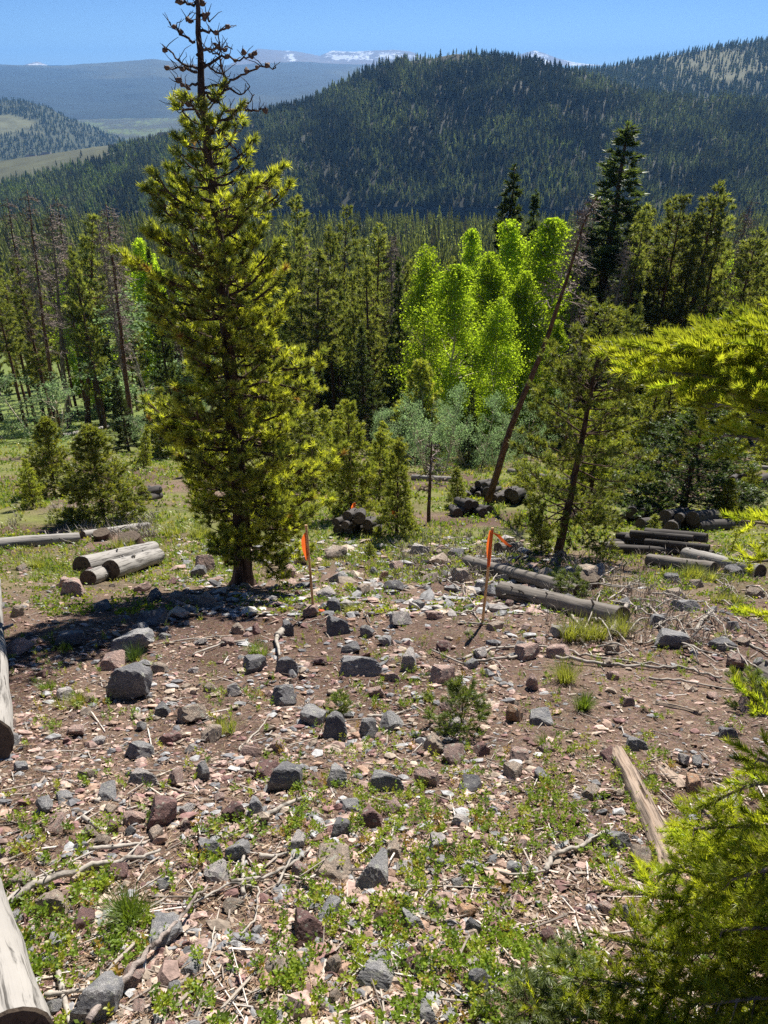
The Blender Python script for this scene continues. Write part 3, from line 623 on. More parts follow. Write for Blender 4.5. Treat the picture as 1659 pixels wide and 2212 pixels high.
# ------------------------------------------------------------------ young pines in the clearing
YN = (.080, .014, .10, (.19, .23, .04), (.46, .46, .09))
def young(seed, cb, R0, nb=120, pk=.15, sh=.75, k=34, tone=.25, nd=YN, tw=11, H0=3.0, r=.045):
    return bough_tree('young_pine', H0, cb, clampR(R0, sh, pk), nb, np.random.default_rng(seed), r, nd, M_NEEDLE, M_BARK, tw, 0, .05, .7, k, sub=.5, tone=tone)
YP = [young(501, .08, .62), young(502, .12, .50), young(503, .0, .85, 170)]
YO = young(505, .15, 1.15, 105, .35, .5, 36, .25, (.085, .013, .11, (.125, .155, .035), (.28, .29, .06)), 9, 5.0, .085)
def yb(src, bpx, bpy, tpx, tpy, H0, w, label, group='young pines in the clearing', name='young_pine', wd=1.0):
    g = ground(bpx, bpy); top = at(tpx, tpy, g.y); hh = top[2] - g.z; dx = top[0] - g.x; taken.append((g.x, g.y))
    s = hh / H0; return put(name, src, (g.x, g.y, g.z - .02), s, s * w, 0, label, 'pine', group, (0, math.atan2(dx, hh)))
for a in [(YP[0], 758, 1118, 752, 868, 3, 1.0, 'bright young pine right of the big near pine, behind the dark log pile'),
          (YP[1], 857, 1158, 862, 950, 3, 1.05, 'slim young pine standing in front of the taller one, right of the dark log pile'),
          (YP[2], 225, 1128, 190, 925, 3, 1.35, 'broad bushy yellow-green pine on the left behind the stumps'),
          (YP[2], 118, 1072, 96, 905, 3, 1.05, 'leaning bushy pine behind the broad bushy one on the left'),
          (YP[0], 72, 1098, 52, 990, 3, 1.0, 'small bright pine at the far left of the clearing'),
          (YP[1], 990, 1095, 986, 1010, 3, 1.5, 'little pine near the foot of the leaning dead trunk'),
          (YP[0], 1135, 1068, 1134, 990, 3, 1.2, 'little pine right of the leaning dead trunk'),
          (YP[1], 700, 1035, 700, 880, 3, 1.1, 'young pine half behind the right side of the big near pine'),
          (YP[0], 640, 1050, 655, 850, 3, 1.3, 'young pine close behind the big near pine'),
          (YP[1], 310, 1010, 318, 920, 3, 1.0, 'little pine left of the big near pine far down the slope'),
          (YP[2], 1245, 1130, 1240, 1040, 3, 1.0, 'low bushy pine behind the open-branched pine'),
          (YP[2], 1560, 1130, 1580, 1035, 3, .9, 'low bushy pine right of the dark spruce near the right edge'),
          (YP[0], 1170, 1190, 1165, 1100, 3, 1.3, 'knee-high pine just left of the open-branched pine'),
          (YP[1], 820, 1090, 822, 930, 3, 1.2, 'young pine behind the two slim ones in the centre'),
          (YP[0], 800, 1205, 798, 1170, 3, 1.6, 'tiny pine among rocks below the dark log pile'),
          (YP[1], 1415, 1180, 1415, 1110, 3, 1.6, 'knee-high pine behind the long log stack')]: yb(*a)
yr = np.random.default_rng(515); YL = [((225, 1000), 'the broad bushy left pine'), ((480, 900), 'the big near pine'), ((752, 900), 'the bright young pine'), ((862, 970), 'the slim young pine'), ((960, 860), 'the largest pale willow'), ((1070, 1000), 'the leaning dead trunk'), ((1240, 900), 'the open-branched pine'), ((1480, 950), 'the full-skirted dark spruce'), ((60, 950), 'the far left small pine')]
for k in range(64):
    px = [yr.uniform(600, 1250), yr.uniform(1250, 1700), yr.uniform(640, 1640), yr.uniform(300, 600)][k % 4]; D = yr.uniform(15, 34) if k % 4 != 3 else yr.uniform(24, 40); x = float(at(px, 900, D)[0])
    if any((x - a) ** 2 + (D - b) ** 2 < 1.3 ** 2 for a, b in taken): continue
    if 990 < px < 1200 and D < 36: continue
    taken.append((x, D)); gz = float(H(x, D)); hh = yr.uniform(1.0, 3.2) * (1.5 if D > 26 else 1); tp = proj(np.array([x, D, gz + hh])); tx, ty = float(tp[0]), float(tp[1])
    q, nmm = min(YL, key=lambda a: math.hypot(tx - a[0][0], ty - a[0][1])); dd_ = math.hypot(tx - q[0], ty - q[1])
    lb = f"{'knee-high' if hh < 1.4 else 'low' if hh < 2.4 else 'man-high' if hh < 3.4 else 'tall young'} {['dense', 'slender', 'broad'][k % 3]} pine {'close ' if dd_ < 60 else 'a little ' if dd_ < 120 else 'well '}{'left of' if tx < q[0] else 'right of'} {nmm}" + (', farther back' if D > 26 else '')
    put('young_pine', YP[k % 3], (x, D, gz - .03), hh / 3, hh / 3 * yr.uniform(.9, 1.3), yr.random() * 6, lb, 'pine', 'young pines at the forest edge')
# dark near spruce on the right
g = ground(1470, 1118)
DS = bough_tree('near_spruce', 4.4, .04, clampR(1.35, .75, .04), 150, np.random.default_rng(601), .07, (.07, .018, .10, (.05, .08, .03), (.11, .15, .045)), M_FIR, M_BARK, 11, 0, .1, .15, 26, sub=.45)
put('spruce_tree', DS, (g.x, g.y, g.z), (at(1480, 862, g.y)[2] - g.z) / 4.4, 1.25, .3, 'dark green full-skirted spruce behind the long log stack on the right', 'tree', 'small dark spruces')
yb(YO, 1208, 1192, 1310, 668, 5.0, 1.02, 'open-branched pine with dark leaning trunk right of the right stake', None, 'pine_tree')
dd = snag('small_snag', 1.8, np.random.default_rng(610), .035, 26, barkm=M_BARK, L0=.5, cb=.3); g = ground(926, 1132)
put('dead_tree', dd, g, (at(932, 955, g.y)[2] - g.z) / 1.8, 1, 0, 'thin small dead tree in the clearing left of the leaning trunk', 'tree', None, parts=('trunk', 'branches'))
# ------------------------------------------------------------------ the big near pine
def big_pine():
    rng = np.random.default_rng(900); g = ground(526, 1262); yy = g.y
    o = root('pine_tree', g); tag(o, 'big near pine with cone-hung dead top and thick dark trunk, left of the stakes', 'tree')
    T = [(526, 1275), (522, 1180), (515, 1050), (500, 900), (487, 700), (470, 520), (455, 400), (441, 300), (432, 200), (426, 110), (421, 50), (416, -30)]
    P = np.array([at(a, b, yy) - np.array(g) for a, b in T]); P[:, 1] += np.linspace(0, .15, len(P))
    zt = P[:, 2]; tr = lambda z: np.array([np.interp(z, zt, P[:, 0]), np.interp(z, zt, P[:, 1]), z])
    zz = np.linspace(zt[0], zt[-1], 40); PT = np.stack([tr(z) for z in zz]); PT[1:-1, :2] += rng.normal(size=(38, 2)) * .006
    rad = np.interp(zz, [zt[0], 0, .25, 2, 4, 5.2, zt[-1]], [.22, .155, .11, .085, .05, .034, .016]); A = Acc(); A.add(*tube(PT, rad, 18, jit=.12, rng=rng))
    ob('trunk', A.mesh('big_pine_trunk', M_BARK, True), o)
    OL = [(140, 470, 432), (200, 385, 520), (230, 372, 560), (300, 362, 560), (350, 348, 566), (400, 338, 606), (440, 312, 608), (500, 328, 606), (560, 303, 626), (620, 308, 636), (700, 312, 628), (760, 296, 650), (800, 325, 655), (880, 338, 684), (950, 355, 705), (1000, 358, 722), (1060, 358, 722), (1110, 372, 706), (1150, 436, 694), (1190, 480, 655), (1215, 500, 625)]
    oz = np.array([at(500, q[0], yy)[2] - g.z for q in OL])[::-1]
    ol = np.array([at(q[1], q[0], yy)[0] - g.x for q in OL])[::-1]; orr = np.array([at(q[2], q[0], yy)[0] - g.x for q in OL])[::-1]
    B_ = Acc(); SP, SD, SC_ = [], [], []; cones_ = []
    zlo, zhi = at(500, 1200, yy)[2] - g.z, at(500, 215, yy)[2] - g.z
    nb = 205
    for i in range(nb):
        f = (i + rng.random()) / nb; z = zlo + (zhi - zlo) * f ** 1.05; ph = i * 2.39996 + rng.normal() * .3; c = math.cos(ph); s = math.sin(ph); clumpf = .9 + .6 * float(fbm(ph * .9 + 3, z * 1.5, 7, 2))
        b0 = tr(z); Rr = np.interp(z, oz, orr) - b0[0]; Rl = b0[0] - np.interp(z, oz, ol); R_ = Rr if c > 0 else Rl
        L = max(.12, (abs(c) * R_ + (1 - abs(c)) * (Rr + Rl) / 2)) * rng.uniform(.66, 1.05) * min(1.15, max(.45, clumpf)) - .05
        rise = .28 if f > .25 else -.05; el = rise * (.3 + f) + rng.normal() * .1
        if f < .10: el = -.2
        n = 8; t = np.linspace(0, 1, n)[:, None]; d = np.array([c, s, 0])
        st = b0 - np.array([0, 0, el * L * .5]); Bp = st + d * L * t + np.array([0, 0, 1]) * L * (el * t - .10 * np.sin(t * math.pi) + .16 * t ** 3) + np.cumsum(rng.normal(size=(n, 3)) * .03 * L, 0) * t
        B_.add(*tube(Bp, .006 + .018 * L * (1 - .8 * t[:, 0]), 5, False, jit=.2, rng=rng))
        sparse = z > at(0, 400, yy)[2] - g.z
        m = int((16 * min(1.1, clumpf) if not sparse else 6) * max(.5, L / .6)); us = rng.uniform(.12, 1, m) ** .72
        for u in us:
            q = np.array([np.interp(u, t[:, 0], Bp[:, j]) for j in range(3)]); a2 = ph + rng.choice([-1, 1]) * rng.uniform(.3, 1.2); sl = L * .42 * (1.2 - u) * rng.uniform(.4, 1.1) + .04
            sd_ = np.array([math.cos(a2), math.sin(a2), rng.uniform(-.1, .5)]); mp = q + sd_ * sl * .5 - [0, 0, .015]; e = q + sd_ * sl + [0, 0, sl * .15]
            B_.add(*tube(np.stack([q, mp, e]), [.006, .005, .0045], 3, False, rng=rng))
            SP.append(e - sd_ * .03); SD.append(sd_ * .7 + rng.normal(size=3) * .25 + [0, 0, .45]); SC_.append(u)
            if sl > .16: SP.append(mp); SD.append(sd_ * .7 + rng.normal(size=3) * .5 + [0, 0, .5]); SC_.append(u * .8)
            if rng.random() < .02: cones_.append((q + rng.normal(size=3) * .02, sd_))
        SP.append(Bp[-1]); SD.append(d + [0, 0, .7]); SC_.append(1)
    # single long bough to the right
    for (pts, ns) in (([(600, 800, 0), (650, 795, -.1), (700, 785, -.15)], 9), ([(600, 830, 0), (640, 840, -.1), (672, 845, -.1)], 7)):
        Q = np.array([at(a, b, yy + c) - np.array(g) for a, b, c in pts]); B_.add(*tube(Q, [.014, .01, .006], 5, False))
        for _ in range(ns * 2): q = Q[1] + (Q[2] - Q[1]) * rng.random() + rng.normal(size=3) * [.07, .07, .06]; SP.append(q); SD.append(rng.normal(size=3) * .5 + [.2, 0, .8]); SC_.append(1)
    SP = np.array(SP); SD = np.array(SD); n = len(SP)
    C = np.array([.085, .12, .03]) * (1 + .25 * rng.normal(size=(n, 1))); k = rng.random(n) < .42; C[k] = np.array([.40, .42, .055]) * rng.uniform(.8, 1.2, (k.sum(), 1)); k = rng.random(n) < .008; C[k] = (.22, .10, .05)  # sunlit and shaded tufts painted by colour: random bright ones over a darkened base
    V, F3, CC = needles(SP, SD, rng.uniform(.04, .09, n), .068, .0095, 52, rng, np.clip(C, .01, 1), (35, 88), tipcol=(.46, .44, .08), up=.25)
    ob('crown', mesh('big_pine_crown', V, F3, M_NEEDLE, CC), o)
    # dead cone-bearing top, traced
    TOP = [[(430, 35), (445, 36), (455, 50)], [(430, 67), (466, 68), (492, 60)], [(435, 105), (465, 106), (500, 102)], [(435, 150), (480, 122), (520, 130), (552, 112)], [(440, 190), (490, 180), (525, 160), (565, 145), (595, 145)], [(447, 205), (470, 220), (500, 245), (530, 235), (550, 200)], [(525, 236), (550, 240), (577, 232)], [(420, 90), (395, 77), (370, 50)], [(428, 148), (390, 135), (352, 97)], [(425, 155), (390, 145), (365, 150)], [(430, 178), (400, 187), (377, 172)], [(433, 210), (400, 222), (372, 205)], [(418, 45), (400, 40)], [(419, 12), (400, 5), (385, 8)], [(421, 8), (432, 2), (440, 8)], [(440, 200), (475, 205), (487, 190), (520, 205), (540, 190)], [(437, 230), (400, 240), (380, 225)], [(440, 250), (480, 262), (520, 255)], [(490, 180), (478, 150), (470, 80)], [(430, 130), (460, 150), (485, 165)], [(443, 280), (480, 290), (505, 320), (530, 350)], [(425, 120), (445, 105), (472, 118)]]
    for bi, br in enumerate(TOP):
        dy = rng.uniform(-.35, .35); Q = np.array([at(a, b, yy + .1 + dy * j / len(br)) - np.array(g) for j, (a, b) in enumerate(br)])
        t = np.linspace(0, len(Q) - 1, len(Q) * 4); Q2 = np.stack([np.interp(t, range(len(Q)), Q[:, j]) for j in range(3)], -1); Q2[1:] += rng.normal(size=(len(Q2) - 1, 3)) * .007
        B_.add(*tube(Q2, np.linspace(.013, .005, len(Q2)), 5, False, jit=.25, rng=rng))
        for j in range(2, len(Q2)):
            if rng.random() < .75: e = Q2[j] + np.array([rng.normal() * .06, rng.normal() * .06, rng.uniform(.02, .12)]); B_.add(*tube(wob(Q2[j], e, 4, .3, rng), [.005, .004, .003, .002], 3, False, rng=rng))
            if j > len(Q2) * .35 and rng.random() < .36: cones_.append((Q2[j] + rng.normal(size=3) * .012, rng.normal(size=3)))
    for b in range(9):
        z = at(0, rng.uniform(20, 300), yy)[2] - g.z; cones_.append((tr(z) + rng.normal(size=3) * .03, rng.normal(size=3)))
    for _ in range(70):     # bare twigs low in the crown
        z = rng.uniform(.5, 4.5); ph = rng.random() * 6.28; q = tr(z); L = rng.uniform(.2, .6); e = q + np.array([math.cos(ph) * L, math.sin(ph) * L, rng.uniform(-.35, .1)]); B_.add(*tube(wob(q, e, 6, .25, rng), np.linspace(.01, .003, 6), 4, False, rng=rng))
    ob('branches', B_.mesh('big_pine_branches', M_BARK), o)
    # cones: one mesh, copied
    A = Acc(); ring = []
    prof_ = [(0, .006), (.12, .017), (.35, .022), (.6, .017), (.85, .009), (1, .002)]
    Pc = np.array([(0, 0, a * .05) for a, _ in prof_]); V, F3, F4 = tube(Pc, [b for _, b in prof_], 8, jit=.5, rng=rng); A.add(V, F3, F4)
    cm = A.mesh('pine_cone', M_CONE)
    for q, d in cones_[:95]:
        c = ob('pine_cone', cm, o); c.location = q; c.rotation_euler = Vector(d).to_track_quat('Z', 'Y').to_euler(); s = rng.uniform(.75, 1.15); c.scale = (s,) * 3
big_pine()

# ------------------------------------------------------------------ the firs standing close by on the right
FIRC = (.24, .30, .03); FIRT = (.58, .56, .08)
def fir(name, label, axes, trunk, tr, seed, shoot=.060, nl=.021, w=.0026, k=92, dens=2.1, spread=.2, gapc=.12):
    rng = np.random.default_rng(seed); g = trunk[0]; o = root(name, Vector(g)); tag(o, label, 'fir'); g = np.array(g)
    A = Acc(); P = np.array(trunk) - g; t = np.linspace(0, 1, len(P)); tt = np.linspace(0, 1, 12); P = np.stack([np.interp(tt, t, P[:, j]) for j in range(3)], -1)
    A.add(*tube(P, tr * (1.05 - tt), 10, jit=.1, rng=rng)); ob('trunk', A.mesh('fir_trunk', M_BARKGREY, True), o)
    for ax, L0 in axes:
        A = Acc(); SP, SD = [], []
        Q = np.array([at(*q) for q in ax]) - g; Q = np.vstack([[np.interp(Q[0, 2] - .1, P[:, 2], P[:, 0]), np.interp(Q[0, 2] - .1, P[:, 2], P[:, 1]), min(Q[0, 2] - .1, P[-1, 2])], Q])
        s = np.r_[0, np.cumsum(np.linalg.norm(np.diff(Q, axis=0), axis=1))]; n = max(8, int(s[-1] / .035)); u = np.linspace(0, s[-1], n)
        B = np.stack([np.interp(u, s, Q[:, j]) for j in range(3)], -1); B[1:-1] = (B[:-2] + B[1:-1] + B[2:]) / 3; A.add(*tube(B, np.linspace(.009, .003, n), 6, False, rng=rng))
        T = np.gradient(B, axis=0); T /= np.linalg.norm(T, axis=1)[:, None]
        for j in range(n):
            f = u[j] / s[-1]
            if f < gapc and rng.random() < .6: continue
            S = np.cross(T[j], [0, 0, 1]); S /= np.linalg.norm(S) + 1e-9
            SP.append(B[j]); SD.append(T[j] + [0, 0, .3])
            for sg in (-1, 1):
                if rng.random() < .22: continue
                L = L0 * (1.12 - f) ** .7 * rng.uniform(.6, 1.15); d = S * sg + T[j] * rng.uniform(.25, 1.5) + np.array([0, 0, rng.uniform(-.35, .35)]); d /= np.linalg.norm(d)
                e = B[j] + d * L + [0, 0, -.06 * L]; A.add(*tube(np.stack([B[j], (B[j] + e) / 2 + [0, 0, -.01], e]), [.0018, .0014, .001], 4, False, rng=rng))
                m = max(1, int(L / shoot * 1.25 * dens))
                for q in range(m):
                    v = (q + .6) / m; p = B[j] + (e - B[j]) * v; SP.append(p); SD.append(d + rng.normal(size=3) * .22)
                    if L > .09 and rng.random() < .8 * dens: sd2 = d * .6 + np.cross(d, [0, 0, 1]) * rng.choice([-1, 1]) * .9 + [0, 0, .15]; SP.append(p + sd2 * .02); SD.append(sd2)
        SP = np.array(SP); SD = np.array(SD); m = len(SP); C = np.array(FIRC) * (1 + .2 * rng.normal(size=(m, 1))); kk = rng.random(m) < .4; C[kk] = np.array([.42, .45, .045]) * rng.uniform(.8, 1.2, (kk.sum(), 1))
        V, F3, CC = needles(SP, SD, shoot * rng.uniform(.7, 1.25, m), nl, w, k, rng, np.clip(C, .01, 1), (35, 72), tipcol=FIRT, up=.42)
        b = ob('bough', A.mesh('fir_twigs', M_BARKGREY), o); ob('foliage', mesh('fir_foliage', V, F3, M_FIR, CC), b)
    return o
g1 = (1.62, 1.55, float(H(1.62, 1.55)) - .05)
fir('fir_tree', 'bright yellow-green fir reaching boughs in from the right edge', [
    ([(2050, 720, 1.6), (1750, 690, 1.68), (1640, 700, 1.74), (1560, 705, 1.8)], .18),
    ([(2050, 820, 1.52), (1750, 755, 1.6), (1560, 740, 1.68), (1380, 752, 1.76)], .18),
    ([(2050, 980, 1.45), (1750, 890, 1.5), (1600, 850, 1.56), (1460, 835, 1.62)], .16),
    ([(2050, 760, 1.55), (1750, 720, 1.62), (1600, 712, 1.7), (1500, 728, 1.78)], .20),
    ([(2050, 860, 1.5), (1750, 790, 1.6), (1500, 765, 1.7), (1310, 752, 1.8)], .20),
    ([(2050, 930, 1.45), (1750, 850, 1.52), (1560, 815, 1.6), (1400, 800, 1.68)], .19),
    ([(2050, 1030, 1.4), (1750, 920, 1.45), (1620, 880, 1.5), (1520, 870, 1.55)], .18),
    ([(2000, 1060, 1.36), (1780, 990, 1.4), (1640, 945, 1.45), (1565, 940, 1.5)], .10),
    ([(1900, 1230, 1.5), (1740, 1140, 1.5), (1600, 1125, 1.52)], .12),
    ([(1900, 1300, 1.5), (1760, 1200, 1.5), (1620, 1215, 1.5)], .10),
    ([(1900, 1450, 1.5), (1760, 1340, 1.5), (1620, 1330, 1.5)], .10)],
    [g1, (1.58, 1.55, -1.3), (1.55, 1.52, -.2)], .045, 701)
g2 = (1.02, 1.02, float(H(1.02, 1.02)) - .05)
fir('fir_tree', 'shaded small fir filling the lower right corner, bright only at its tips', [
    ([(1830, 1700, 1.12), (1740, 1600, 1.15), (1615, 1505, 1.2)], .09),
    ([(1830, 1780, 1.1), (1760, 1690, 1.12), (1620, 1690, 1.15), (1520, 1745, 1.17)], .12),
    ([(1800, 1850, 1.05), (1700, 1780, 1.1), (1500, 1790, 1.12)], .15),
    ([(1800, 1900, 1.0), (1700, 1860, 1.05), (1540, 1850, 1.1), (1430, 1890, 1.15)], .19),
    ([(1800, 2000, 1.0), (1650, 1950, 1.05), (1500, 1950, 1.1), (1350, 1925, 1.12)], .19),
    ([(1800, 2080, .95), (1650, 2050, 1.0), (1460, 2060, 1.05), (1320, 2030, 1.08)], .18),
    ([(1750, 2150, .93), (1600, 2140, .97), (1400, 2130, 1.0), (1230, 2110, 1.03)], .17),
    ([(1750, 2230, .9), (1600, 2240, .92), (1400, 2210, .95), (1170, 2190, .97)], .15),
    ([(1800, 1880, .9), (1720, 1860, .9), (1580, 1900, .93)], .13),
    ([(1800, 2050, .85), (1700, 2000, .88), (1560, 2010, .9)], .13),
    ([(1800, 2180, .8), (1680, 2150, .85), (1520, 2170, .88)], .13),
    ([(1760, 1720, 1.0), (1690, 1650, 1.02), (1640, 1640, 1.04)], .09)],
    [g2, (1.0, 1.0, -1.6), (.98, 1.0, -.9)], .03, 702, gapc=.0)
# seedlings
def seedling(px, py, hpx, label, wd=1.0, seed=0):
    g = ground(px, py); dep = proj(np.array(g))[2]; h = hpx * dep / F
    me = young(800 + seed, .1, .4 * wd, 30, .3, .5, 40, .2, (.11, .012, .12, (.10, .14, .035), (.22, .26, .06)), 5, 1.0, .02)
    put('pine_seedling', me, (g.x, g.y, g.z - .01), h, h * wd, seed, label, 'seedling', 'pine seedlings among the stones')
seedling(995, 1575, 110, 'bushy pine seedling among stones right of the square dark rock', 1.15, 1)
seedling(738, 1545, 60, 'tiny pine seedling left of the bushy seedling', 1.0, 2)
seedling(1612, 1525, 85, 'pine seedling at the right edge above the near fir', 1.2, 3)
seedling(1225, 1290, 60, 'pine seedling sprouting behind the long fallen log', 1.3, 4)
seedling(1140, 2210, 90, 'soft pine seedling at the bottom edge left of the near fir', 1.6, 5)
seedling(1245, 2170, 120, 'soft pine seedling overlapping the near fir at the bottom', 1.6, 6)

# ------------------------------------------------------------------ rocks
def hullrock(seed, sub=4, npl=6, flat=1.0, rough=.028):
    rng = np.random.default_rng(seed); import bmesh
    bm = bmesh.new(); bmesh.ops.create_icosphere(bm, subdivisions=sub, radius=1); V = np.array([v.co[:] for v in bm.verts]); Fc = np.array([[v.index for v in f.verts] for f in bm.faces]); bm.free()
    n = rng.normal(size=(npl, 3)); n /= np.linalg.norm(n, axis=1)[:, None]; n = np.vstack([n, [[0, .1, 1], [0, 0, -1], [1, .1, .1], [-1, 0, .15], [.1, -1, .2]]]); n /= np.linalg.norm(n, axis=1)[:, None]
    d = rng.uniform(.45, .95, len(n)); dot = V @ n.T; r = np.min(np.where(dot > .05, d / np.maximum(dot, .05), 9), 1); r = np.minimum(r, 1.25)
    P = V * r[:, None]
    P = P * (1 + rough * (fbm(P[:, 0] * 2.2 + seed, P[:, 1] * 2.2 + P[:, 2] * 1.7, seed, 4))[:, None] * 2)
    sh = np.array([1, rng.uniform(-.35, .35), rng.uniform(-.3, .3)]); P[:, 1] += P[:, 0] * sh[1]; P[:, 2] += P[:, 0] * sh[2]; P /= np.hypot(P[:, 0], P[:, 1]).max(); P[:, 2] *= min(1, .8 / np.abs(P[:, 2]).max())
    P += V * (fbm(P[:, 0] * 7 + P[:, 2] * 3, P[:, 1] * 7 - P[:, 2] * 4, seed + 5, 3) * rough * .8)[:, None]
    return mesh('rock', P, Fc, M_ROCK, None, False)
ROCKS = [hullrock(1000 + i) for i in range(12)]; RSM = [hullrock(1100 + i, 3, 5) for i in range(11)]
GREY, DARK, PINK, MAR, TAN, PALE, ORG = (.30, .30, .305), (.18, .18, .19), (.42, .30, .26), (.22, .13, .12), (.38, .31, .25), (.43, .40, .385), (.48, .30, .19)
CN = {GREY: 'grey', DARK: 'dark grey', PINK: 'pinkish', MAR: 'maroon', TAN: 'tan', PALE: 'pale', ORG: 'rusty orange'}
def rock(px, py, w, h, c, label, grp=None, fl=.6, rz=None, seed=None, src=None, asp=None, tone=1.0, tl=.15):
    g = ground(px, py + h * .22); dep = proj(np.array(g))[2]; s = w * dep / F / 2 * 1.32; i = seed if seed is not None else int(RNG.integers(100))
    me = (src or ROCKS)[i % len(src or ROCKS)]; o = ob('rock', me)
    sy = s * (asp or np.clip(h / w * 1.15, .5, 1.4)); sz = min(s * max(fl * 1.15, .44) * (1.0 if h < w else 1.2), s * 1.3)
    o.scale = (s, sy, sz); n = nrm(g.x, g.y)
    q = Vector((0, 0, 1)).rotation_difference((n + Vector((RNG.normal() * tl, RNG.normal() * tl, 0))).normalized())
    o.rotation_mode = 'QUATERNION'; o.rotation_quaternion = q @ Matrix.Rotation(RNG.uniform(-.5, .5) if rz is None else rz, 3, 'Z').to_quaternion()
    o.location = g + n * sz * .4; k = tone * RNG.uniform(.9, 1.1); o.color = (c[0] * k, c[1] * k, c[2] * k, 1)
    tag(o, label, 'rock', grp); return o
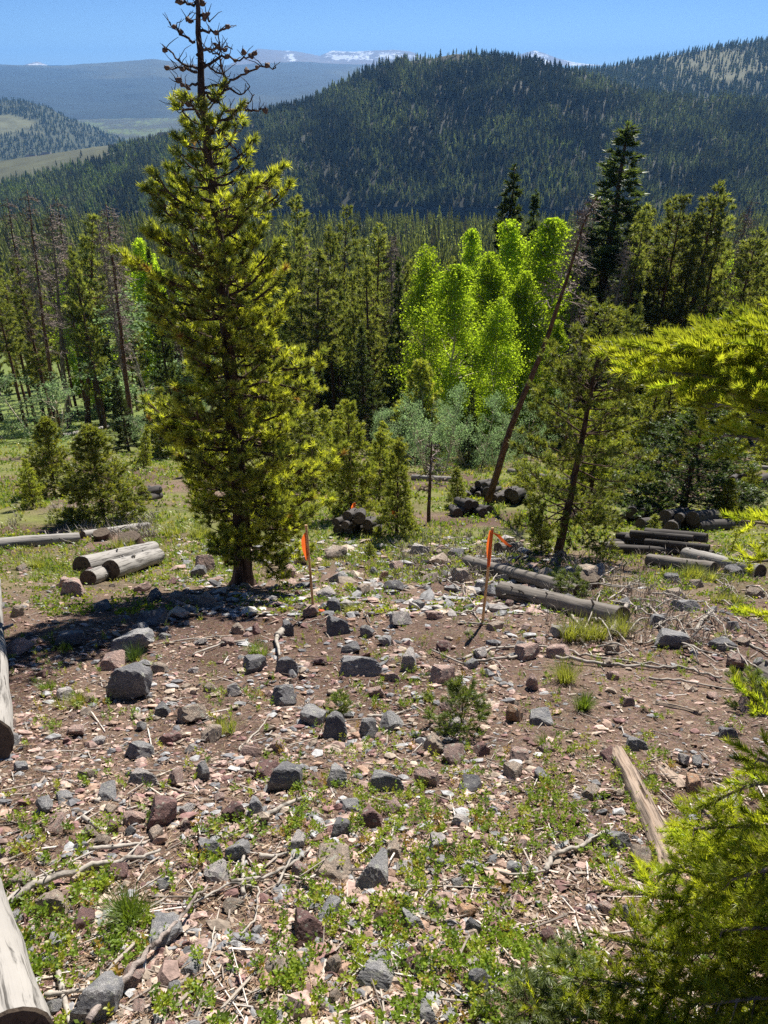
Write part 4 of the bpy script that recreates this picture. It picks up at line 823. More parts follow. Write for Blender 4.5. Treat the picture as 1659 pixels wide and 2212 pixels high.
R0 = [(282, 1492, 100, 62, DARK, 'biggest dark grey angular rock, left of centre below the tree shadow', .75), (242, 1432, 75, 48, PINK, 'pinkish rounded rock at the lower rim of the tree shadow', .7),
 (158, 1278, 85, 34, PINK, 'long low pinkish rock below the sawn log trio', .5), (145, 1262, 60, 30, PINK, 'pinkish rock touching the long low one below the log trio', .5), (290, 1390, 110, 60, GREY, 'broad grey slab in the middle of the tree shadow', .35),
 (330, 1335, 70, 50, DARK, 'dark rock in the tree shadow nearest the trunk side', .7), (445, 1305, 60, 36, TAN, 'brown rock at the right end of the tree shadow', .6), (300, 1362, 44, 36, GREY, 'small grey rock above the slab in the shadow', .8), (150, 1385, 80, 40, DARK, 'dark flat rock at the left end of the tree shadow', .4), (215, 1310, 60, 34, DARK, 'dark rock on the upper rim of the tree shadow', .5),
 (725, 1578, 72, 56, DARK, 'square dark rock right of centre with a flat lit top', .85), (727, 1665, 66, 110, GREY, 'tall upright-looking grey rock below the square dark one', .6), (617, 1688, 84, 52, DARK, 'dark lichened rock with a stick leaning on it', .6), (574, 1665, 74, 48, MAR, 'maroon broken rock left of the tall grey one', .6), (600, 1612, 48, 36, PINK, 'flat-topped pinkish rock above the maroon broken one', .5), (540, 1625, 76, 32, PINK, 'thin pinkish slab left of the flat-topped rock', .25),
 (350, 1762, 74, 66, MAR, 'dark maroon pitted rock on bare soil left of centre', .75), (404, 1745, 42, 28, PALE, 'pale pinkish rock touching the maroon pitted one', .5), (241, 1790, 32, 34, MAR, 'small maroon rock left of the pitted one', .7), (450, 1832, 72, 62, GREY, 'grey wedge-shaped rock left of the twig tangle', .6), (516, 1842, 56, 44, GREY, 'grey rock right of the wedge-shaped one', .6),
 (716, 1852, 118, 96, TAN, 'large flat tan and grey lichened rock in the centre foreground', .3), (812, 1880, 84, 100, GREY, 'grey block right of the large flat lichened rock', .55), (850, 1830, 52, 70, TAN, 'tan rock leaning behind the grey block', .5), (640, 1815, 40, 74, PALE, 'narrow twisted pale rock above the large flat one', .6), (705, 1968, 56, 84, GREY, 'tilted grey slab below the large flat rock', .7), (660, 2010, 80, 72, MAR, 'maroon lichened rock casting a black shadow in the foreground', .8),
 (815, 2088, 122, 116, GREY, 'large pale grey flat rock near the bottom centre', .35), (352, 2012, 96, 84, GREY, 'smooth grey slab beside the thin dark branch', .35), (230, 1707, 56, 58, GREY, 'rounded grey rock tilted on bare soil on the left', .6), (305, 1682, 84, 38, PALE, 'flat pale rock above the tilted rounded one', .35), (412, 2082, 60, 70, GREY, 'grey-green flat rock low in the picture left of centre', .3),
 (212, 2172, 96, 92, GREY, 'grey rock in the bottom left beside the pale log', .8), (640, 2168, 76, 52, PALE, 'pale flat rock at the bottom edge left of centre', .3), (884, 1432, 44, 66, PALE, 'pointed pale rock standing up in the middle', 1.3), (846, 1463, 62, 28, PINK, 'flat pinkish rock left of the pointed pale one', .35), (958, 1466, 66, 36, PINK, 'wedge of pinkish brown rock right of the pointed one', .6), (1165, 1546, 72, 50, GREY, 'grey sloping rock right of the bushy seedling', .5),
 (993, 1250, 46, 32, TAN, 'squarish brown rock left of the right stake', .8), (1335, 1815, 62, 56, GREY, 'rough grey rock at the foot of the weathered split log', .7), (946, 1826, 50, 40, PALE, 'small pale angular rock among green shrublets', .6), (872, 1875, 60, 36, PALE, 'whitish broken rock right of the grey block', .4), (828, 1692, 100, 44, GREY, 'flat grey boulder half sunk right of the tall rock', .4), (800, 1765, 74, 66, MAR, 'reddish grey boulder below the flat half-sunk one', .6), (735, 1795, 50, 40, DARK, 'dark rock between the tall rock and the large flat one', .7), (757, 1740, 60, 38, GREY, 'small grey rock with green lichen in the centre', .5),
 (552, 1750, 44, 44, GREY, 'upright grey rock at the lower end of the leaning stick', .8), (350, 1535, 50, 42, DARK, 'dark rock right below the biggest dark rock', .6), (180, 1990, 56, 46, MAR, 'small maroon slab in the lower left', .5), (55, 2020, 56, 36, PALE, 'pale rock beside the pale log in the lower left', .5), (118, 2040, 50, 48, GREY, 'grey rock right of the pale rock in the lower left', .6), (110, 1955, 130, 60, TAN, 'broad tan sunken rock in the lower left', .2), (46, 1900, 60, 46, TAN, 'tan rock above the grey branch on the far left', .3), (90, 1855, 50, 22, PALE, 'slim pale rock above the grey branch on the left', .4),
 (890, 1990, 46, 60, GREY, 'grey rock in the lower middle right of the maroon one', .6), (878, 1940, 40, 50, GREY, 'small grey rock above its neighbour in the lower middle', .5), (1008, 1972, 54, 26, ORG, 'rusty orange stone low among the shrublets', .4), (1020, 2072, 38, 40, PALE, 'oval light grey stone near the bottom right shrublets', .4), (920, 2190, 56, 60, GREY, 'grey rock at the bottom edge right of centre', .5), (810, 1690, 50, 30, TAN, 'tan rock right beside the tall grey one', .5), (1112, 1670, 48, 36, TAN, 'tan-grey wedge among shrublets right of centre', .6), (1180, 1615, 40, 26, PINK, 'small pinkish rock right of centre below the sloping grey one', .5),
 (770, 1445, 120, 50, GREY, 'broad fractured grey outcrop rock in the middle', .4), (620, 1440, 80, 50, DARK, 'dark grey rock with a lit top between stake and centre', .55), (550, 1440, 64, 40, DARK, 'dark lichened rock left of its twin below the left stake', .55), (755, 1400, 60, 28, DARK, 'dark low rock below the path of stones between the stakes', .45), (727, 1358, 62, 46, DARK, 'grey-brown broken rock right below the left stake', .7), (620, 1362, 40, 44, DARK, 'dark knobbly rock beside the broken stump wood', .9), (672, 1325, 40, 26, PINK, 'pinkish rock at the foot of the left stake', .6), (700, 1285, 60, 24, PALE, 'pale rock just right of the left stake', .5), (720, 1310, 50, 36, DARK, 'dark rock right of the left stake base', .6), (1085, 1250, 50, 22, PALE, 'pale flat rock behind the right stake', .4), (1270, 1255, 60, 44, TAN, 'sawn-looking brown rock behind the long fallen log', .8), (1290, 1235, 40, 36, GREY, 'grey rock behind the long fallen log', .9), (1040, 1270, 50, 26, GREY, 'grey rock behind the right stake foot', .5), (1130, 1395, 60, 36, GREY, 'light grey flat rock above the grass tuft clump', .4), (1140, 1415, 70, 34, PINK, 'pinkish broken rock below the long fallen log', .5), (1460, 1285, 56, 30, TAN, 'brown rock in the stick tangle on the right', .6), (1620, 1530, 60, 36, PINK, 'pinkish block at the right edge', .7), (1355, 1517, 44, 28, PINK, 'pink stone on the bare soil at right', .6), (1497, 1700, 40, 40, ORG, 'broken orange-brown stone on bare soil at right', .7), (1560, 1735, 90, 40, PALE, 'pale pinkish rock beside the near fir', .4), (1372, 1610, 60, 36, GREY, 'grey rock wedged on the pale split board', .5), (440, 1225, 66, 40, PINK, 'rounded pinkish boulder left of the big pine trunk', .8), (430, 1240, 40, 26, DARK, 'dark rock below the rounded pinkish boulder', .6), (985, 1195, 50, 26, DARK, 'dark rock in the stony band above the right stake', .5), (905, 1190, 60, 24, PALE, 'pale slab in the stony band between the stakes', .4), (1570, 1585, 60, 36, DARK, 'dark rock tucked under the near fir at right', .5), (1450, 1390, 90, 26, GREY, 'low grey slab among sticks on the right', .3), (1560, 1390, 60, 36, DARK, 'dark grey rock by the right edge below the log stack', .5), (1480, 1310, 70, 36, GREY, 'rounded grey rock under the stick tangle', .4)]
RP = []
for i, (px, py, w, h, c, lb, fl) in enumerate(R0): rock(px, py, w, h, c, lb, None, fl, seed=i * 3 + 1); RP.append((px, py, max(w, h)))
LM = [((-20, 1400), 'the big log on the left edge'), ((240, 1225), 'the sawn log trio'), ((526, 1262), 'the big pine trunk'), ((678, 1325), 'the left stake'), ((1042, 1345), 'the right stake'), ((1210, 1300), 'the long fallen log'), ((282, 1492), 'the biggest dark rock'), ((725, 1578), 'the square dark rock'), ((995, 1550), 'the bushy seedling'), ((350, 1762), 'the maroon pitted rock'), ((716, 1852), 'the large flat lichened rock'), ((815, 2088), 'the large pale flat rock'), ((352, 2012), 'the smooth grey slab'), ((1390, 1750), 'the weathered split log'), ((1250, 1830), 'the bent grey stick'), ((1480, 1650), 'the broken orange stone'), ((1265, 1360), 'the tall grass clump'), ((1225, 1450), 'the lone grass tuft'), ((884, 1432), 'the pointed pale rock'), ((120, 1910), 'the forked grey branch'), ((1020, 2072), 'the oval light stone'), ((290, 1950), 'the lower grass tuft'), ((780, 1135), 'the dark round log pile'), ((1430, 1180), 'the long log stack'), ((242, 1432), 'the pink rock in the shadow')]
def where(px, py):
    d, (q, n) = min(((math.hypot(px - q[0], (py - q[1]) * 1.3), (q, n)) for q, n in LM), key=lambda a: a[0])
    dx, dy = px - q[0], py - q[1]; far = 'just ' if d < 75 else 'a little ' if d < 130 else 'well '
    dr = ('left of' if dx < 0 else 'right of') if abs(dx) > abs(dy) * 1.8 else ('above' if dy < 0 else 'below') if abs(dy) > abs(dx) * 1.8 else (('up' if dy < 0 else 'down') + ('-left from' if dx < 0 else '-right from'))
    return far + dr + ' ' + n
rr_ = np.random.default_rng(4242); used = set(); cnt = 0; tries = 0
def unique(lb_of):
    for k in range(1): pass
SZ = ['tiny', 'small', 'hand-sized', 'large']; SHP = ['angular', 'flat', 'blocky', 'wedge-shaped', 'rounded']
while cnt < 205 and tries < 9000:
    tries += 1; px = rr_.uniform(0, 1640); py = 1195 + (2200 - 1195) * rr_.random() ** 1.25
    band = (py > 1200 and py < 1560 and 420 < px < 1180)
    bare = (py > 1440 and py < 1950 and px > 1150) or (py < 1300 and px < 150)
    if bare and rr_.random() < .7: continue
    if not band and rr_.random() < .25: continue
    w = rr_.uniform(24, 58) * (1.0 if py > 1400 else .8) * (1.3 if rr_.random() < .2 else 1) * (1.12 if 450 < px < 1100 else 1); h = w * rr_.uniform(.4, .85)
    if any(math.hypot(px - a, (py - b) * 1.2) < (w + c) * .42 for a, b, c in RP): continue
    c = [GREY, DARK, PINK, MAR, TAN, PALE, ORG][rr_.choice(7, p=[.24, .13, .25, .08, .16, .12, .02])]; si = int(rr_.integers(5)); fl = [.6, .25, .8, .55, .6][si]
    lb = f'{SZ[min(3, int(w / 14) - 1) if w > 14 else 0]} {CN[c]} {SHP[si]} stone {where(px, py)}'
    if lb in used: continue
    used.add(lb); RP.append((px, py, w)); cnt += 1
    rock(px, py, w, h, c, lb, 'loose stones on the slope', fl, seed=si + 5 * int(rr_.integers(9)), src=RSM, tone=rr_.uniform(.75, 1.2), rz=rr_.random() * 3, tl=.3)

# ------------------------------------------------------------------ scatter helpers
def gv(px, py):
    d = ray(px, py); d = d / d[..., 1:2]; lo = np.full(len(d), .25); hi = np.full(len(d), 900.)
    for _ in range(46):
        m = np.sqrt(lo * hi); below = d[:, 2] * m < H(d[:, 0] * m, m); hi = np.where(below, m, hi); lo = np.where(below, lo, m)
    return np.stack([d[:, 0] * hi, hi, H(d[:, 0] * hi, hi)], -1)
def icos(n, rng):
    """n small irregular stones: distorted octahedra with a mid ring"""
    base = np.array([[0, 0, 1]] + [[math.cos(a), math.sin(a), .35] for a in np.arange(5) * 1.2566] + [[math.cos(a), math.sin(a), -.5] for a in np.arange(5) * 1.2566 + .6] + [[0, 0, -1]])
    F = [(0, i, i % 5 + 1) for i in range(1, 6)] + [(i, i + 5, i % 5 + 1) for i in range(1, 6)] + [(i % 5 + 1, i + 5, i % 5 + 6) for i in range(1, 6)] + [(11, i % 5 + 6, i + 5) for i in range(1, 6)]
    V = base[None] * rng.uniform(.65, 1.3, (n, 12, 1)); return V, np.array(F)
def stones(name, n, pxr, pyr, size, label, seed, cols, pw=1.2, dens=None, flat=(.3, .8)):
    rng = np.random.default_rng(seed); px = rng.uniform(*pxr, n); py = pyr[0] + (pyr[1] - pyr[0]) * rng.random(n) ** pw
    if dens is not None: k = rng.random(n) < dens(px, py); px, py = px[k], py[k]; n = len(px)
    P = gv(px, py); dep = proj(P)[2]; V, F_ = icos(n, rng); s = size(rng, n, dep); a = rng.random(n) * 6.28; V = V * np.stack([s, s * rng.uniform(.5, 1, n), s * rng.uniform(*flat, n)], -1)[:, None]
    ti = rng.normal(size=n) * .3; V[..., 2] += V[..., 0] * ti[:, None]
    ca, sa = np.cos(a)[:, None], np.sin(a)[:, None]; X = V[..., 0] * ca - V[..., 1] * sa; Y = V[..., 0] * sa + V[..., 1] * ca
    V = np.stack([X, Y, V[..., 2] - Y * .5], -1) + P[:, None] + [0, 0, 0]; V[..., 2] += (s * .12)[:, None]
    C = np.array(cols)[rng.integers(len(cols), size=n)] * rng.uniform(.6, 1.3, (n, 1)); Fc = (F_[None] + np.arange(n)[:, None, None] * 12).reshape(-1, 3)
    tag(ob(name, mesh(name, V.reshape(-1, 3), Fc, M_GRAVEL, np.repeat(C, 12, 0))), label, 'gravel', None, 'stuff')
cl = [GREY, DARK, PINK, PINK, TAN, TAN, MAR, (.30, .2, .15), (.34, .24, .19)]
stony = lambda px, py: np.where((px > 1100) & (py > 1420), .35, 1) * np.clip(.75 + fbm(px / 90, py / 60, 131, 3) * 1.6, .12, 1)
stones('gravel', 30000, (-120, 1780), (1180, 2330), lambda r, n, d: np.exp(r.normal(size=n) * .55) * .0075 + .0012 * d * r.random(n), 'pebbles and stone chips strewn over the soil', 61, cl, 1.0, stony)
stones('rubble', 9000, (-120, 1780), (1165, 2330), lambda r, n, d: np.exp(np.clip(r.normal(size=n), -2, 1.3) * .5) * np.minimum(.022, .007 + .003 * d), 'small loose stones strewn between the larger rocks', 62, cl, 1.25, stony)
stones('rubble', 1300, (380, 1200), (1160, 1330), lambda r, n, d: np.exp(r.normal(size=n) * .5) * .045, 'stony band of broken rock beyond the stakes', 63, [GREY, GREY, PALE, PINK, TAN, DARK], 1.0, None, (.25, .7))
stones('rubble', 1500, (250, 1250), (1290, 2050), lambda r, n, d: np.exp(np.clip(r.normal(size=n), -2, 1.3) * .5) * np.minimum(.034, .006 + .0045 * d), 'band of broken angular rock down the middle of the slope', 64, [GREY, GREY, GREY, PINK, TAN, DARK, MAR], 1.0, lambda px, py: np.exp(-((px - 760) / 300) ** 2) * np.clip(.6 + fbm(px / 80, py / 60, 211, 3) * 2, 0, 1), (.3, .8))
# pale wood chips and needle litter
def strips(name, n, pxr, pyr, L, W, cols, label, seed, mat, dens=None, th=0, pw=1.0):
    rng = np.random.default_rng(seed); px = rng.uniform(*pxr, n); py = pyr[0] + (pyr[1] - pyr[0]) * rng.random(n) ** pw
    if dens is not None: k = rng.random(n) < dens(px, py); px, py = px[k], py[k]; n = len(px)
    P = gv(px, py); a = rng.random(n) * 6.28; l = np.exp(rng.normal(size=n) * .5) * L / 2; w = rng.uniform(.5, 1.4, n) * W / 2
    d = np.stack([np.cos(a), np.sin(a), -.5 * np.sin(a) + rng.normal(size=n) * .18], -1); s = np.stack([-np.sin(a), np.cos(a), -.5 * np.cos(a) + rng.normal(size=n) * .5], -1)
    c = P + [0, 0, .004] + np.array([0, 0, 1]) * rng.uniform(0, .006, (n, 1)); l = l[:, None]; w = w[:, None]; up = np.array([0, .3, .9]) * th
    top = [c - d * l - s * w, c + d * l - s * w * .6, c + d * l * .9 + s * w * .8, c - d * l * .8 + s * w]
    V = np.stack([q + up for q in top] + [q for q in top], 1).reshape(-1, 3); b = np.arange(n)[:, None] * 8
    Q = np.concatenate([b + np.array([[0, 1, 2, 3]])] + ([b + np.array([[0, 4, 5, 1]]), b + np.array([[1, 5, 6, 2]]), b + np.array([[2, 6, 7, 3]]), b + np.array([[3, 7, 4, 0]])] if th else []))
    C = np.array(cols)[rng.integers(len(cols), size=n)] * rng.uniform(.6, 1.25, (n, 1))
    tag(ob(name, mesh(name, V, Q, mat, np.repeat(C, 8, 0))), label, 'litter', None, 'stuff')
chipd = lambda px, py: np.clip(.35 + .5 * (np.exp(-((px - 1150) / 260) ** 2 - ((py - 1880) / 190) ** 2)) * 1.8 + fbm(px / 70, py / 70, 141, 3) * .7, .05, 1)
strips('wood_chips', 17000, (-100, 1760), (1330, 2330), .020, .008, [(.42, .33, .26), (.30, .22, .17), (.5, .42, .36), (.2, .13, .1), (.36, .30, .27)], 'pale wood chips scattered on the soil', 71, M_CHIP, chipd, .002)
strips('needle_litter', 30000, (-100, 1760), (1250, 2330), .035, .0022, [(.2, .12, .075), (.32, .22, .14), (.12, .075, .05), (.38, .3, .22)], 'dry brown needles and bark bits on the soil', 72, M_CHIP, None, .0)
strips('dry_twigs', 1000, (-100, 1760), (1200, 2300), .13, .006, [(.4, .35, .3), (.26, .22, .19), (.5, .46, .42)], 'thin dry twigs lying all over the slope', 73, M_CHIP, None, .004)

# ------------------------------------------------------------------ logs
def logmesh(L, r, seed, taper=.12, dark=False, stubs=4, n=26, k=20):
    rng = np.random.default_rng(seed); x = np.linspace(-L / 2, L / 2, n); th = np.arange(k) / k * 6.2832
    bend = np.stack([x, np.cumsum(rng.normal(size=n)) * r * .015, np.cumsum(rng.normal(size=n)) * r * .015], -1)
    X, TH = np.meshgrid(x, th, indexing='ij'); rr = r * (1 - taper * (X / L + .5)) * (1 + .05 * fbm(X / r * .5 + seed, np.cos(TH) * 1.5 + np.sin(TH) * 2, seed, 4) * 2)
    V = np.stack([X, bend[:, 1][:, None] + rr * np.cos(TH), bend[:, 2][:, None] + rr * np.sin(TH)], -1).reshape(-1, 3)
    i = np.arange(n - 1)[:, None] * k; j = np.arange(k)[None]; j2 = (j + 1) % k; Q = np.stack([i + j, i + j2, i + k + j2, i + k + j], -1).reshape(-1, 4)
    A = Acc(); A.add(V, None, Q)
    for _ in range(stubs):
        m = rng.integers(2, n - 2); a = rng.uniform(0, 3.14); q = np.array([x[m], bend[m, 1] + r * .85 * math.cos(a), bend[m, 2] + r * .85 * math.sin(a)]); e = q + np.array([rng.normal() * .2, math.cos(a), math.sin(a)]) * r * rng.uniform(.3, .7)
        A.add(*tube(np.stack([q, e]), [r * .13, r * .08], 6, True, .2, rng=rng))
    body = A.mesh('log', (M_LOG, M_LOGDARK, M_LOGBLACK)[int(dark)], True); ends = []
    for sgn, ring in ((-1, V[:k]), (1, V[-k:])):
        c = ring.mean(0); r1 = c + (ring - c) * 1.0 + [sgn * .0, 0, 0]; r2 = c + (ring - c) * .93 + [sgn * .004, 0, 0]; r3 = c + (ring - c) * .4 + [sgn * .002, 0, 0]
        VV = np.vstack([r1, r2, r3, [c + [sgn * .003, 0, 0]]]); jj = np.arange(k); j3 = (jj + 1) % k
        E = Acc(); E.add(VV, np.stack([2 * k + jj, 2 * k + j3, np.full(k, 3 * k)], -1), np.vstack([np.stack([jj, j3, k + j3, k + jj], -1), np.stack([k + jj, k + j3, 2 * k + j3, 2 * k + jj], -1)])); ends.append(E.mesh('cut_end', M_END))
    return body, ends
def log_at(p0, p1, r, label, group=None, dark=False, seed=None, sink=.15, stubs=4, name='log', me=None):
    p0 = Vector(p0); p1 = Vector(p1); d = p1 - p0; me = me or logmesh(d.length, r, seed or int(RNG.integers(9999)), dark=dark, stubs=stubs)
    o = ob(name, me[0]); [ob('cut_end', e, o) for e in me[1]]; o.location = (p0 + p1) / 2; o.rotation_mode = 'QUATERNION'; o.rotation_quaternion = d.to_track_quat('X', 'Z')
    return tag(o, label, 'log', group)
def glog(a, b, r, label, group=None, lift=.75, **kw):
    g0, g1 = ground(*a), ground(*b); up = Vector((0, 0, r * lift)); return log_at(g0 + up, g1 + up, r, label, group, **kw)
glog((-24, 1640), (-22, 1262), .135, 'big grey weathered log running along the left edge, sawn end towards us', stubs=3, seed=5)
glog((48, 2330), (-30, 1990), .10, 'smooth pale grey log in the bottom left corner', stubs=1, seed=6, lift=1.3)
glog((180, 1238), (330, 1196), .135, 'left log of the sawn trio, dark end facing us', 'sawn log trio', lift=.9, seed=7)
glog((192, 1262), (325, 1208), .105, 'small front log of the sawn trio', 'sawn log trio', lift=.8, seed=8)
glog((243, 1252), (345, 1216), .125, 'right log of the sawn trio, lying across the small one', 'sawn log trio', lift=1.2, seed=9)
glog((-60, 1192), (172, 1172), .12, 'pale straight log lying at the left edge', None, seed=10, lift=.8)
glog((180, 1162), (320, 1140), .08, 'thin grey log behind the two stumps', None, seed=12)
glog((1085, 1290), (1338, 1352), .10, 'long dark fallen log right of the right stake, sawn end at its right', None, dark=True, seed=13, lift=.9, stubs=7)
glog((1010, 1222), (1250, 1290), .09, 'second dark log lying behind the long fallen log', None, dark=True, seed=14, lift=.8, stubs=5)
glog((1075, 1196), (1122, 1192), .11, 'short dark log piece behind the right stake', None, dark=True, seed=15)
glog((1400, 1190 + 30), (1540, 1225 + 15), .10, 'grey log lying below the long log stack', None, seed=16, dark=True)
glog((1480, 1208), (1640, 1244), .11, 'grey log at the right edge below the log stack', None, seed=17)
glog((1300, 1190), (1345, 1188), .09, 'short log at the left end of the long log stack', None, seed=18, dark=True)
glog((1645, 1490), (1720, 1520), .12, 'end of a dark log cut by the right picture edge', None, seed=19, dark=True)
glog((890, 1036), (990, 1040), .11, 'grey log lying far down behind the thin dead tree', None, seed=20)
glog((1100, 1022), (1260, 1050), .11, 'dark log far down behind the leaning dead trunk', None, seed=21, dark=True)
glog((135, 945), (235, 925), .14, 'fallen grey trunk lying behind the snags on the left', None, seed=22)
glog((1560, 1008), (1680, 1018), .11, 'fallen pale trunk at the right edge above the brush pile', None, seed=23)
# piles of cut logs
def pile(px, py, rows, r, L, az, nm, seed, dark=True):
    rng = np.random.default_rng(seed); g = ground(px, py); ax = Vector((math.cos(az), math.sin(az), 0)); sx = Vector((-math.sin(az), math.cos(az), 0))
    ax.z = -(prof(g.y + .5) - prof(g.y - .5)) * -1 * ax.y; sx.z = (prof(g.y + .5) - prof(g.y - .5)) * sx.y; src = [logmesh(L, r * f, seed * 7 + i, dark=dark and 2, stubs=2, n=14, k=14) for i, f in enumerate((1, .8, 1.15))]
    for lv, n in enumerate(rows):
        for i in range(n):
            c = g + sx * ((i - (n - 1) / 2) * r * 2.08) + Vector((0, 0, r * (.8 + 1.6 * lv))) + ax * rng.normal() * L * .2 + sx * rng.normal() * r * .3; a2 = ax + sx * rng.normal() * .2; a2.normalize()
            j = int(rng.integers(3)); pl = ['bottom', 'second', 'third', 'top'][min(lv, 3)] if lv < len(rows) - 1 else 'top'
            side = '' if n == 1 else ['left end', 'second from left', 'middle', 'second from right', 'right end'][int(round(i * 4 / (n - 1)))] if n <= 5 else ''
            lb = f'{["", "thinner ", "thicker "][j]}log, {pl} layer of {nm}' + (f', {side}' if side else '')
            log_at(c - a2 * L / 2, c + a2 * L / 2, r, lb, 'logs of ' + nm, me=src[j])
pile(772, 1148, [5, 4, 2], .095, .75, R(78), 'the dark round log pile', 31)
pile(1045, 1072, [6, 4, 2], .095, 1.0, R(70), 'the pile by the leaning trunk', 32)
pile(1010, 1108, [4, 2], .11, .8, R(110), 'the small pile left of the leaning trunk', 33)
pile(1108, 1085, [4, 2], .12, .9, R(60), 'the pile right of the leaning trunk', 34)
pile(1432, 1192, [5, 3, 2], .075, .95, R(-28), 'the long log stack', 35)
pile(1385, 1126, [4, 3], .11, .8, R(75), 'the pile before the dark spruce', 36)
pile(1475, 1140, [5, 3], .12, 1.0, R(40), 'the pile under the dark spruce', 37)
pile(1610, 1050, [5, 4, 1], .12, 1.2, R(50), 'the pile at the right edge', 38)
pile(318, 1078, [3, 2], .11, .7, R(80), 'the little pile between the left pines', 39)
# stumps
def stump(px, py, wpx, label, seed, hh=.16):
    g = ground(px, py); dep = proj(np.array(g))[2]; r = wpx * dep / F / 2; rng = np.random.default_rng(seed); o = root('stump', g); k = 22; th = np.arange(k) / k * 6.2832
    rw = 1 + .06 * rng.normal(size=k); rings = [(1.35, -.12), (1.12, .03), (1.0, .5 * hh), (.98, hh)]; V = np.concatenate([np.stack([np.cos(th) * r * a * rw, np.sin(th) * r * a * rw, np.full(k, z)], -1) for a, z in rings])
    i = np.arange(3)[:, None] * k; j = np.arange(k)[None]; j2 = (j + 1) % k; Q = np.stack([i + j, i + j2, i + k + j2, i + k + j], -1).reshape(-1, 4); ob('bark', mesh('stump_bark', V, Q, M_BARK, None, True), o)
    top = V[-k:]; c = top.mean(0); VV = np.vstack([top, c + (top - c) * .5 + [0, 0, .004], [c]]); jj = np.arange(k); j3 = (jj + 1) % k
    ob('cut_face', mesh('stump_face', VV, [np.stack([k + jj, k + j3, np.full(k, 2 * k)], -1), np.stack([jj, j3, k + j3, k + jj], -1)], M_END), o); tag(o, label, 'stump')
stump(282, 1176, 46, 'brown sawn stump behind the log trio, the nearer one', 1); stump(222, 1166, 36, 'lower sawn stump left of the nearer one', 2); stump(1268, 1268, 44, 'greyish stump behind the right end of the long fallen log', 3)
# stakes with flagging tape
def stake(b, t, label, far=False):
    g = ground(*b); top = Vector(at(t[0], t[1], g.y - .02)); o = root('survey_stake', g); d = top - g; w = .007 if not far else .011
    P = np.stack([np.array([0, 0, -.1]), np.array(d) * .5, np.array(d)]); th = np.array([[-1, -.5], [1, -.5], [1, .5], [-1, .5]]) * w * 1.6
    V = np.concatenate([p + np.c_[th, np.zeros(4)] for p in P]); i = np.arange(2)[:, None] * 4; j = np.arange(4)[None]; j2 = (j + 1) % 4; Q = np.stack([i + j, i + j2, i + 4 + j2, i + 4 + j], -1).reshape(-1, 4); Q = np.vstack([Q, [[8, 9, 10, 11]]])
    ob('lath', mesh('lath', V, Q, M_LATH), o); return tag(o, label, 'stake', 'survey stakes with orange tape'), d, g
def ribbon(o, pts, w, name='flagging_tape'):
    P = np.array(pts); n = len(P); s = np.tile([1, .25, 0], (n, 1)) * np.asarray(w)[:, None] / 2; rng = np.random.default_rng(n)
    s = s + rng.normal(size=(n, 3)) * .003; V = np.concatenate([P - s, P + s]); i = np.arange(n - 1); Q = np.stack([i, i + 1, n + i + 1, n + i], -1); ob(name, mesh(name, V, Q, M_TAPE, None, True), o)
o, d, g = stake((678, 1325), (661, 1134), 'left survey stake with orange tape hanging straight down'); D_ = np.array(d)
def stp(f, dx=0, dy=0, dz=0): return D_ * f + [dx, dy - .02, dz]
ribbon(o, [stp(.93, -.01), stp(.9, -.02), stp(.86, -.03), stp(.80, -.032), stp(.74, -.028), stp(.70, -.02), stp(.63, -.022)], [.012, .03, .04, .045, .042, .035, .02])
o, d, g = stake((1042, 1345), (1064, 1140), 'right survey stake, leaning, its orange tape blown out to the right'); D_ = np.array(d)
ribbon(o, [stp(.985, -.01), stp(.94, -.014), stp(.86, -.016), stp(.78, -.012), stp(.7, -.005), stp(.62, -.002)], [.03, .04, .045, .04, .038, .02])
ribbon(o, [stp(.965, .0), stp(.95, .04, -.01), stp(.90, .09, -.02), stp(.865, .13, -.03), stp(.85, .16, -.03)], [.02, .028, .03, .03, .028])
for b, t, lb in (((766, 1128), (766, 1085), 'far stake with orange tape behind the dark round log pile'), ((852, 1120), (853, 1090), 'far stake with orange tape behind the slim young pine'), ((1294, 1120), (1293, 1100), 'far stake scrap of orange tape behind the open-branched pine')):
    o, d, g = stake(b, t, lb, True); D_ = np.array(d); ribbon(o, [stp(1.0), stp(.8, -.03), stp(.5, -.03), stp(.25, -.02)], [.07, .08, .07, .04])
g = ground(694, 1326); rb = mesh('tape_scrap', np.array([(g.x - .03, g.y, g.z + .03), (g.x, g.y - .02, g.z + .045), (g.x + .035, g.y, g.z + .035), (g.x + .02, g.y + .03, g.z + .03), (g.x - .02, g.y + .03, g.z + .035)]), [np.array([(0, 1, 4), (1, 3, 4), (1, 2, 3)])], M_TAPE); tag(ob('tape_scrap', rb), 'scrap of orange tape on the ground at the left stake', 'tape')

